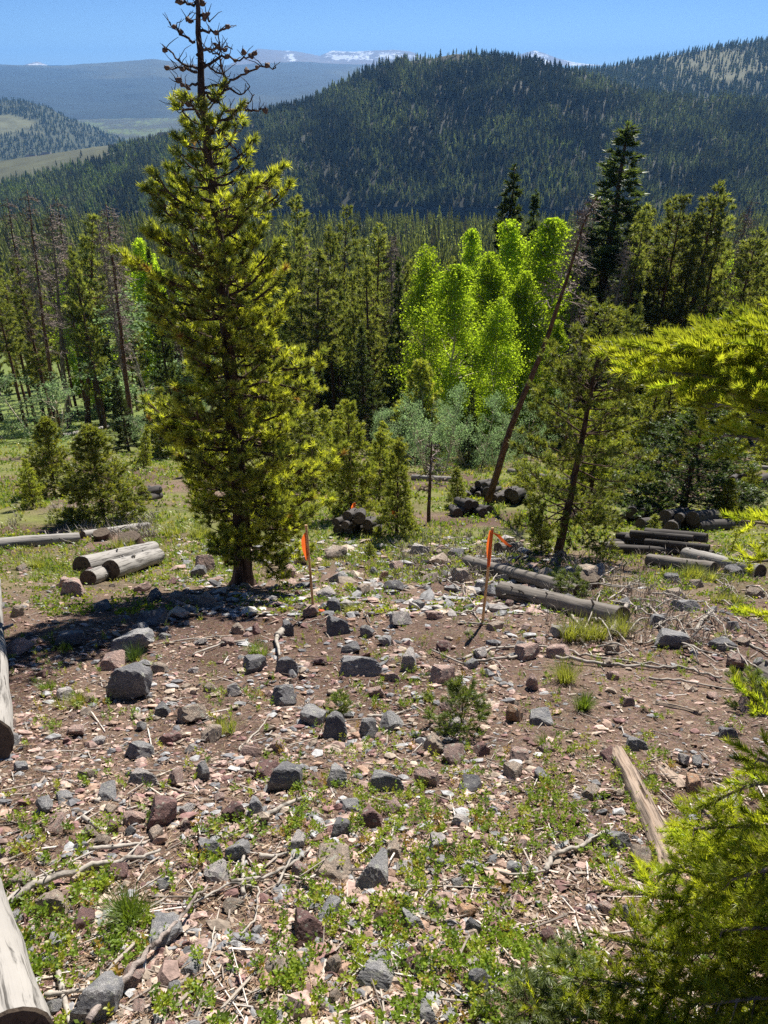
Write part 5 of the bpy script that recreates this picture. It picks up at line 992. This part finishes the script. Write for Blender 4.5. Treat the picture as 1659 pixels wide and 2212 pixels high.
# ------------------------------------------------------------------ sticks and branches on the ground
SMI = 0
def stick(pts, r0, r1, label, group='sticks lying on the slope', dark=False, lift=.02, side=None, name='stick', seed=None, arc=0):
    global SMI; SMI += 1; rng = np.random.default_rng(seed or 5000 + SMI); G = np.array([ground(*p) for p in pts]); G[:, 2] += lift + r0 * .6; t = np.linspace(0, len(G) - 1, (len(G) - 1) * 6 + 1)
    P = np.stack([np.interp(t, range(len(G)), G[:, j]) for j in range(3)], -1); L = np.linalg.norm(P[-1] - P[0]); P[1:-1] = (P[:-2] + 2 * P[1:-1] + P[2:]) / 4; P[1:] += rng.normal(size=(len(P) - 1, 3)) * L * .006; P[:, 2] += arc * np.sin(np.linspace(0, 3.14, len(P)))
    P[:, 2] = np.maximum(P[:, 2], H(P[:, 0], P[:, 1]) + r1 * .5); A = Acc(); A.add(*tube(P, np.linspace(r0, r1, len(P)), 8, True, .16, rng=rng))
    for _ in range(max(1, len(P) // 5)):
        m = rng.integers(2, len(P) - 1); e = P[m] + rng.normal(size=3) * L * .03 + [0, 0, .012]; A.add(*tube(np.stack([P[m], e]), [r1 * .7, r1 * .4], 5, True, rng=rng))
    for s in (side or []):
        G2 = np.array([ground(*p) for p in s]); G2[:, 2] += lift + r1; A.add(*tube(wob(P[np.argmin(np.linalg.norm(P - G2[0], axis=1))], G2[-1], 7, .08, rng), np.linspace(r1 * .9, r1 * .4, 7), 6, True, .15, rng=rng))
    o = ob(name, A.mesh('stick', M_BARKGREY if dark else M_STICK, True)); return tag(o, label, 'stick', group)
stick([(-10, 1985), (60, 1935), (130, 1908), (215, 1882), (290, 1870), (350, 1848)], .016, .005, 'forked grey branch reaching in from the left edge', side=[[(280, 1872), (315, 1820)]], lift=.03)
stick([(200, 2230), (290, 2120), (350, 2050), (400, 2000), (450, 1935)], .010, .004, 'long thin dark branch rising from the bottom edge', dark=True, lift=.05)
stick([(100, 2160), (180, 2150), (240, 2135), (305, 2105)], .007, .004, 'crooked twig beside the pale log at bottom left'); stick([(130, 2110), (150, 2200), (160, 2230)], .008, .006, 'stub of grey wood at bottom left')
stick([(1175, 1890), (1195, 1855), (1250, 1838), (1320, 1795)], .010, .007, 'bent grey stick on the soil in the lower right'); stick([(1008, 1872), (1060, 1890), (1120, 1900), (1178, 1890)], .005, .004, 'thin dark twig joining the bent grey stick')
stick([(570, 1775), (600, 1755), (660, 1730)], .011, .007, 'grey stick leaning on the dark lichened rock'); stick([(485, 1820), (530, 1800), (570, 1772)], .006, .004, 'light twig left of the leaning stick')
stick([(195, 1845), (250, 1838), (318, 1830)], .009, .006, 'straight grey stick below the maroon pitted rock'); stick([(180, 1770), (222, 1800)], .010, .009, 'short thick stick left of the maroon pitted rock', lift=.01)
stick([(500, 1915), (570, 1905), (640, 1870), (670, 1840)], .007, .004, 'twig crossing the tangle left of the large flat rock'); stick([(528, 1940), (525, 1880), (530, 1840)], .008, .006, 'upright twig in the tangle left of the large flat rock'); stick([(420, 1960), (500, 1915), (560, 1925), (555, 1990), (520, 2030)], .004, .003, 'curved thin twig below the tangle'); stick([(600, 1920), (625, 1870), (640, 1850)], .005, .003, 'small twig near the twisted pale rock')
stick([(245, 1990), (300, 2030), (325, 2060)], .006, .004, 'small twig under the lower grass tuft')
stick([(530, 1390), (480, 1395), (415, 1420)], .011, .006, 'pale stick below the tree shadow'); stick([(275, 1402), (420, 1385), (505, 1378)], .008, .004, 'thin branch crossing the lower rim of the tree shadow')
stick([(1140, 1560 - 140), (1060, 1430), (1000, 1440), (930, 1410)], .012, .006, 'forked stick left of the grass clump', side=[[(1060, 1430), (1100, 1462)]])
stick([(1000, 1430), (1060, 1408), (1130, 1402), (1200, 1405)], .012, .008, 'long grey stick above the bare soil on the right')
stick([(1200, 1425), (1300, 1440), (1400, 1445), (1500, 1452), (1560, 1475)], .014, .007, 'longest grey branch stretching across the right side'); stick([(1195, 1400), (1280, 1425), (1370, 1435), (1480, 1450)], .010, .006, 'branch running just above the longest grey one')
stick([(1400, 1470), (1480, 1478), (1600, 1500)], .009, .005, 'thin pale branch by the right edge above the bare soil')
stick([(1318, 1378), (1335, 1350), (1352, 1318)], .022, .018, 'thick white bleached stick propped at the end of the fallen log', lift=.05)
stick([(1226, 1322), (1238, 1340), (1255, 1360)], .013, .009, 'short pale stick below the fallen log'); stick([(1500, 1368), (1520, 1340), (1538, 1325)], .017, .014, 'stubby grey stick at the right of the stick tangle')
stick([(1470, 1370), (1420, 1385), (1390, 1395)], .012, .007, 'pale stick in the middle of the stick tangle')
stick([(800, 1350), (770, 1300), (745, 1270)], .006, .003, 'thin dead twig right of the left stake'); stick([(640, 1352), (700, 1372 - 30), (745, 1300)], .006, .004, 'small grey twig at the left stake')
stick([(1160, 1320), (1190, 1290), (1340, 1280), (1400, 1262)], .011, .006, 'pale branch arching behind the fallen log', arc=.1)
stick([(1345, 1290), (1385, 1340), (1440, 1352), (1480, 1350)], .010, .006, 'curved white branch in the stick tangle', arc=.06); stick([(1400, 1310), (1420, 1350), (1430, 1380)], .012, .008, 'upright pale branch in the stick tangle', arc=.05)
stick([(948, 1320), (985, 1330), (1020, 1322), (1038, 1352)], .012, .006, 'crooked branch at the foot of the right stake', side=[[(1020, 1325), (1035, 1310)]])
stick([(1010, 1350), (1075, 1355)], .009, .007, 'straight stick touching the foot of the right stake')
stick([(600, 1400 - 15), (612, 1372), (622, 1352)], .028, .02, 'broken grey stump wood beside the left stake', lift=.04, side=[[(600, 1390), (605, 1430)]], name='driftwood')
sr = np.random.default_rng(99)
for k in range(70):
    z = k % 7
    if z < 4: px, py = sr.uniform(1230, 1620), sr.uniform(1240, 1420); wr = 'in the stick tangle behind the longest grey branch'; gp = 'bleached sticks of the right-hand tangle'
    elif z == 4: px, py = sr.uniform(900, 1120), sr.uniform(1170, 1290); wr = 'in the slash behind the right stake'; gp = 'bleached sticks behind the right stake'
    elif z == 5: px, py = sr.uniform(60, 330), sr.uniform(1110, 1160); wr = 'in the brushwood behind the stumps on the left'; gp = 'sticks of the left brushwood'
    else: px, py = sr.uniform(20, 900), sr.uniform(1500, 2150); wr = 'lying between the stones of the foreground'; gp = 'small sticks of the foreground'
    L = sr.uniform(30, 110); a = sr.normal() * .45 + (.25 if z < 4 else 0); q = [(px, py), (px + L * .5 * math.cos(a), py + L * .5 * math.sin(a) + sr.normal() * 6), (px + L * math.cos(a), py + L * math.sin(a) + sr.normal() * 8)]
    q = [(a_, min(max(b_, 1105), 2200)) for a_, b_ in q]; stick(q, sr.uniform(.005, .012), .004, ('pale bleached stick ' if k % 2 else 'curved grey stick ') + where(px, py), gp, arc=sr.uniform(0, .1) if z < 6 else 0, lift=sr.uniform(0, .05) if z < 6 else .005)
# weathered split wood
def plank(a, b, w0, w1, th, label, seed):
    rng = np.random.default_rng(seed); g0, g1 = ground(*a), ground(*b); d = g1 - g0; L = d.length; n, k = 70, 18; x = np.linspace(-L / 2, L / 2, n); u = np.linspace(-1, 1, k); X, U = np.meshgrid(x, u, indexing='ij')
    W = (w0 + (w1 - w0) * (X / L + .5)) / 2 * (1 + .12 * fbm(X * 9, X * 0 + np.sign(U), seed, 3)); Y = U * W + fbm(X * 5, X * 0, seed + 4, 2) * w0 * .2; Z = th * np.sqrt(np.clip(1 - (U * .93) ** 2, 0, 1)) + fbm(X * 4, U * 9, seed + 8, 3) * th * .55; en = np.abs(X) > L / 2 - .03 * (1 + fbm(U * 6, U * 0, seed)); Z = np.where(en, Z * .5, Z)
    V = np.stack([X, Y, Z], -1).reshape(-1, 3); V2 = V.copy(); V2[:, 2] = -.03; i = np.arange(n - 1)[:, None] * k; j = np.arange(k - 1)[None]; Q = np.stack([i + j, i + k + j, i + k + j + 1, i + j + 1], -1).reshape(-1, 4); N0 = n * k
    e1 = np.arange(n - 1) * k; e2 = e1 + k - 1; s1 = np.stack([e1 + N0, e1 + k + N0, e1 + k, e1], -1); s2 = np.stack([e2, e2 + k, e2 + k + N0, e2 + N0], -1); jj = np.arange(k - 1); s3 = np.stack([jj + N0, jj, jj + 1, jj + 1 + N0][::-1], -1); b = (n - 1) * k; s4 = np.stack([b + jj, b + jj + N0, b + jj + 1 + N0, b + jj + 1][::-1], -1)
    o = ob('split_log', mesh('split_log', np.vstack([V, V2]), np.vstack([Q, s1, s2, s3, s4]), M_SPLIT, None, True)); o.location = (g0 + g1) / 2 + Vector((0, 0, .01)); o.rotation_mode = 'QUATERNION'; o.rotation_quaternion = d.to_track_quat('X', 'Z'); tag(o, label, 'split log')
plank((1330, 1632), (1455, 1885), .072, .10, .05, 'deeply cracked weathered split log in the lower right', 1); plank((1365, 1600), (1478, 1705), .055, .06, .012, 'pale flat splinter of wood above the weathered split log', 2); plank((1520, 1740), (1580, 1800), .05, .05, .015, 'pale splinter half hidden by the near fir', 3); plank((1410, 1520), (1515, 1543), .035, .02, .012, 'dark bark strip on the bare soil at right', 4)

# ------------------------------------------------------------------ grass and shrublets
def blades(P, L, n, rng, col, w=.004, spread=.5, cj=.2):
    m = len(P); B = np.repeat(P, n, 0); k = m * n; a = rng.random(k) * 6.28; rr = np.repeat(np.broadcast_to(L, (m,)), n); B = B + np.stack([np.cos(a), np.sin(a), -.45 * np.sin(a)], -1) * (rng.random(k) * .25 * rr)[:, None]
    l = rr * rng.uniform(.5, 1.1, k); d = np.stack([np.cos(a) * spread * rng.random(k), np.sin(a) * spread * rng.random(k), np.ones(k)], -1); d /= np.linalg.norm(d, axis=1)[:, None]
    s = np.stack([-np.sin(a), np.cos(a), np.zeros(k)], -1) * w / 2; M_ = B + d * (l * .55)[:, None]; T = B + d * (l)[:, None] + np.stack([np.cos(a), np.sin(a), -np.ones(k) * .6], -1) * (l * .3 * rng.random(k))[:, None]
    V = np.stack([B - s, B + s, M_ + s * .8, M_ - s * .8, T], 1).reshape(-1, 3); b = np.arange(k)[:, None] * 5
    C = np.repeat(np.broadcast_to(col, (m, 3)), n, 0) * (1 + (rng.random((k, 1)) - .5) * 2 * cj); return V, b + np.array([[3, 2, 4]]), b + np.array([[0, 1, 2, 3]]), np.repeat(C, 5, 0)
def tuft(px, py, wpx, hpx, col, label, seed, n=150):
    rng = np.random.default_rng(seed); g = ground(px, py); dep = proj(np.array(g))[2]; r = wpx * dep / F / 2; h = hpx * dep / F; m = max(3, int(wpx / 14)); P = np.stack([rng.normal(size=m) * r * .4, rng.normal(size=m) * r * .3, np.zeros(m)], -1); P[:, 2] = H(P[:, 0] + g.x, P[:, 1] + g.y) - g.z - .005
    A = Acc(); V, f3, f4, C = blades(P, h, n // m + 12, rng, col, max(.0025, dep * .0007), .7); A.add(V, f3, f4, C); o = ob('grass_tuft', A.mesh('grass_tuft', M_GRASS)); o.location = g; tag(o, label, 'grass tuft', 'grass tufts on the slope')
GR, YG = (.16, .23, .035), (.30, .32, .08)
for i, (px, py, w, h, c, lb, n) in enumerate([(290, 1985, 90, 95, GR, 'tall grass tuft in the lower left beside the smooth grey slab', 320), (495, 1580, 60, 45, YG, 'dry-green grass tuft left of the square dark rock', 160), (165, 1530, 80, 40, YG, 'yellowish grass tuft left of the biggest dark rock', 200), (1225, 1470, 66, 62, YG, 'round grass tuft on the right below the long grey stick', 260), (1264, 1530, 60, 50, GR, 'green grass tuft on bare soil right of the sloping grey rock', 220), (1262, 1382, 110, 70, YG, 'widest grass clump in front of the fallen log end', 420), (1350, 1372, 56, 60, YG, 'grass tuft right of the white bleached stick', 200), (288, 1425, 56, 46, (.06, .1, .03), 'shaded grass tuft in the tree shadow', 160), (70, 1228, 90, 32, YG, 'grass tuft left of the sawn log trio', 200), (562, 1410, 46, 44, GR, 'thin grass tuft below the left stake', 120), (748, 1252, 40, 20, (.08, .2, .03), 'vivid green leafy tuft right of the left stake', 160), (285, 1232, 34, 24, (.08, .2, .03), 'vivid green tuft at the foot of the sawn logs', 120), (1170, 1650 - 40, 30, 34, GR, 'small grass tuft right of centre', 80), (760, 1320, 70, 26, YG, 'low grass patch right of the dark rock by the left stake', 140), (1500, 1250, 110, 40, YG, 'broad grass patch below the long log stack', 300), (1560, 1300, 100, 34, YG, 'grass patch near the right edge below the stack', 260), (700, 1225, 60, 24, YG, 'grass strip behind the left stake', 120), (260, 1185, 60, 30, YG, 'grass between the stumps and the log trio', 160), (410, 1160, 120, 36, YG, 'long grass patch left of the big pine trunk', 320), (130, 1400, 60, 30, (.07, .11, .03), 'shaded grass tuft in the left part of the tree shadow', 140), (95, 1490, 60, 30, GR, 'grass tuft by the big left-edge log', 120), (1240, 1270, 40, 30, GR, 'grass tuft behind the fallen log', 90)]): tuft(px, py, w, h, c, lb, 300 + i, n)  # tufts in the tree shadow have its shade painted in as darker green
def cover(name, n, pxr, pyr, Lf, nb, cols, label, seed, mat, dens, w, pw=1.0, leaf=False):
    rng = np.random.default_rng(seed); px = rng.uniform(*pxr, n); py = pyr[0] + (pyr[1] - pyr[0]) * rng.random(n) ** pw; k = rng.random(n) < dens(px, py); px, py = px[k], py[k]; P = gv(px, py); ok = (P[:, 1] < 75); P = P[ok]; dep = proj(P)[2]; L = Lf(rng, len(P), dep)
    C = np.array(cols)[rng.integers(len(cols), size=len(P))]; A = Acc()
    if leaf:
        m = nb; B = np.repeat(P, m, 0); q = rng.normal(size=(len(B), 3)) * np.repeat(L, m)[:, None] * [.45, .45, .25]; q[:, 2] = np.abs(q[:, 2]) + .01 - q[:, 1] * .45 * 0; q[:, 2] += -.45 * q[:, 1]; V, f4, CC = leaves(B + q, np.repeat(L, m) * w, rng, np.repeat(C, m, 0)); A.add(V, None, f4, CC)
    else:
        V, f3, f4, CC = blades(P, L, nb, rng, C, 1, .8); A2 = V.reshape(-1, 5, 3); 
        ww = (np.repeat(dep, nb) * w)[:, None, None]; mid_ = (A2[:, 0] + A2[:, 1])[:, None] / 2; A2[:, 0:2] = mid_ + (A2[:, 0:2] - mid_) * ww; mid_ = (A2[:, 2] + A2[:, 3])[:, None] / 2; A2[:, 2:4] = mid_ + (A2[:, 2:4] - mid_) * ww; A.add(A2.reshape(-1, 3), f3, f4, CC)
    tag(ob(name, A.mesh(name, mat)), label, 'ground cover', None, 'stuff')
cover('grass', 30000, (-60, 1720), (900, 1260), lambda r, n, d: r.uniform(.05, .14, n) * np.clip(d / 14, .8, 1.6), 6, [(.19, .26, .04), (.26, .31, .06), (.14, .22, .035), (.34, .32, .11)], 'sparse green grass over the clearing beyond the stakes', 81, M_GRASS, lambda px, py: np.clip(.6 + fbm(px / 120, py / 40, 151, 3) * 2.2 - .6 * ((px > 560) & (px < 1150) & (py > 1150)), .02, 1), .0011)
cover('low_shrubs', 6500, (-60, 1720), (940, 1330), lambda r, n, d: r.uniform(.07, .16, n) * np.clip(d / 12, .7, 1.8), 14, [(.17, .24, .035), (.26, .29, .05), (.12, .19, .035)], 'low leafy shrubs scattered over the clearing', 82, M_LEAF, lambda px, py: np.clip(.35 + fbm(px / 70, py / 30, 161, 3) * 2.4, .02, 1), .32, 1, True)
def shrublets():
    rng = np.random.default_rng(83); n = 4300; px = rng.uniform(-80, 1700, n); py = 1300 + 950 * rng.random(n) ** .9
    d = .30 + .55 * np.exp(-((px - 950) / 360) ** 2 - ((py - 1720) / 260) ** 2) + fbm(px / 60, py / 60, 171, 3) * 1.6 - .35 * ((px > 1150) & (py < 1620) & (py > 1440)) - .3 * ((px < 450) & (py > 1560) & (py < 1900)); k = rng.random(n) < np.clip(d, .01, 1); px, py = px[k], py[k]
    P = gv(px, py); m = len(P); A = Acc(); ns = 3; S0 = np.repeat(P, ns, 0) + rng.normal(size=(m * ns, 3)) * [.016, .016, .0]; S0[:, 2] = np.repeat(P[:, 2], ns) - (S0[:, 1] - np.repeat(P[:, 1], ns)) * .5; h = rng.uniform(.028, .06, m * ns); dr = np.stack([rng.normal(size=m * ns) * .3, rng.normal(size=m * ns) * .3, np.ones(m * ns)], -1)
    V, F3, C = needles(S0, dr, 0.001, h, .0022, 1, rng, (.2, .12, .05), (0, 1)); A.add(V, F3, None, C)
    nl = 9; t = np.tile(np.linspace(.25, 1, nl), m * ns); B = np.repeat(S0, nl, 0) + np.repeat(dr * h[:, None], nl, 0) * t[:, None]; a = np.tile(np.arange(nl) * 2.4, m * ns) + np.repeat(rng.random(m * ns) * 6, nl); up = rng.uniform(.3, 1.3, len(a))
    d = np.stack([np.cos(a), np.sin(a), up], -1); d /= np.linalg.norm(d, axis=1)[:, None]; s = np.cross(d, np.stack([np.cos(a) * -.3, np.sin(a) * -.3, np.ones(len(a))], -1)); s /= np.linalg.norm(s, axis=1)[:, None]; l = rng.uniform(.010, .018, len(a))[:, None]
    V = np.stack([B, B + d * l * .5 + s * l * .27, B + d * l, B + d * l * .5 - s * l * .27], 1).reshape(-1, 3); base = np.array([(.20, .30, .028), (.29, .38, .035), (.37, .40, .045), (.13, .21, .03), (.36, .24, .05)])[rng.choice(5, size=m, p=[.34, .3, .18, .13, .05])]
    C = np.repeat(np.repeat(base, ns * nl, 0) * rng.uniform(.75, 1.25, (len(a), 1)), 4, 0); A.add(V, None, np.arange(len(a) * 4).reshape(-1, 4), C); tag(ob('huckleberry_shrublets', A.mesh('shrublets', M_LEAF)), 'low bright green leafy shrublets between the stones', 'ground cover', None, 'stuff')
shrublets()
# brush and slash piles far down, one dry brush mass
cover('slash', 900, (1180, 1640), (1180, 1400), lambda r, n, d: r.uniform(.08, .25, n), 4, [(.36, .32, .28), (.25, .22, .19)], 'fine dry branch slash around the fallen logs', 84, M_CHIP, lambda px, py: np.clip(.6 + fbm(px / 80, py / 40, 181, 2) * 2, 0, 1), .0009)
cover('slash', 900, (20, 340), (1095, 1165), lambda r, n, d: r.uniform(.1, .3, n), 4, [(.36, .32, .28), (.25, .22, .19)], 'grey dry brushwood behind the stumps on the left', 85, M_CHIP, lambda px, py: np.clip(.5 + fbm(px / 80, py / 40, 191, 2) * 2, 0, 1), .0009)
cover('slash', 700, (850, 1130), (1150, 1260), lambda r, n, d: r.uniform(.08, .25, n), 4, [(.36, .32, .28), (.25, .22, .19)], 'dry branch slash behind the right stake', 86, M_CHIP, lambda px, py: px * 0 + .7, .0009)
# far houses on the left ridge
def house(px, py, D, w, label, c=(.09, .065, .055)):
    p = Vector(at(px, py, D)); o = root('house', p); tag(o, label, 'house', 'houses on the far left ridge')
    def box(n, a, b, m):
        V = np.array([(x, y, z) for z in (a[2], b[2]) for x, y in ((a[0], a[1]), (b[0], a[1]), (b[0], b[1]), (a[0], b[1]))]); ob(n, mesh(n, V, np.array([(0, 3, 2, 1), (4, 5, 6, 7), (0, 1, 5, 4), (1, 2, 6, 5), (2, 3, 7, 6), (3, 0, 4, 7)]), m), o)
    mw = plain('house_wall', c); mr = plain('house_roof', (.16, .12, .11)); mg = plain('window_glass', (.05, .06, .08), .2); h = w * .38; box('wall', (-w / 2, 0, -4), (w / 2, w * .5, h), mw)
    V = np.array([(-w * .56, -w * .06, h), (w * .56, -w * .06, h), (w * .56, w * .56, h), (-w * .56, w * .56, h), (-w * .4, w * .25, h * 1.7), (w * .4, w * .25, h * 1.7)]); ob('roof', mesh('roof', V, [np.array([(0, 4, 3), (1, 2, 5)]), np.array([(0, 1, 5, 4), (2, 3, 4, 5)])], mr), o)
    for k in (-.3, 0, .3): box('window', (k * w - w * .07, -.15, h * .25), (k * w + w * .07, .12, h * .75), mg)
house(243, 322, 1270, 10, 'small dark house on the crest of the left ridge'); house(352, 304, 1290, 18, 'larger dark house on the ridge beside the big near pine'); house(68, 352, 1900, 26, 'tiny house below the left edge hills', (.2, .16, .14)); house(100, 345, 2050, 26, 'tiny dark house in the valley at left')

# ------------------------------------------------------------------ haze
def haze():
    m, t, o = nt('haze'); p = N(t, 'ShaderNodeVolumePrincipled')
    p.inputs['Color'].default_value = (.22, .50, 1, 1); p.inputs['Density'].default_value = 0.75e-4; p.inputs['Anisotropy'].default_value = .1
    t.links.new(p.outputs[0], o.inputs['Volume'])
    x0, x1, y0, y1, z0, z1 = -19000, 19000, -19000, 19500, -290, 420
    V = [(x, y, z) for z in (z0, z1) for x, y in ((x0, y0), (x1, y0), (x1, y1), (x0, y1))]
    tag(ob('haze', mesh('haze', V, np.array([(0, 3, 2, 1), (4, 5, 6, 7), (0, 1, 5, 4), (1, 2, 6, 5), (2, 3, 7, 6), (3, 0, 4, 7)]), m)), 'thin blue haze in the valley air', None, None, 'stuff')
haze()

# labels shared by a handful of look-alikes: say which one of them, counted from the left
ordinals = ['first', 'second', 'third', 'fourth', 'fifth', 'sixth', 'seventh', 'eighth']; num = ['', 'one', 'two', 'three', 'four', 'five', 'six', 'seven', 'eight']; by = {}
for o in COL.objects:
    if o.parent is None and 'category' in o and o.get('kind') != 'stuff': by.setdefault(o['label'], []).append(o)
for lb, l in by.items():
    if 1 < len(l) <= 8:
        l.sort(key=lambda o: float(proj(np.array(o.location))[0]))
        for i, o in enumerate(l):
            t = f', {ordinals[i]} of {num[len(l)]} from left'
            if len((lb + t).split()) <= 16: o['label'] = lb + t
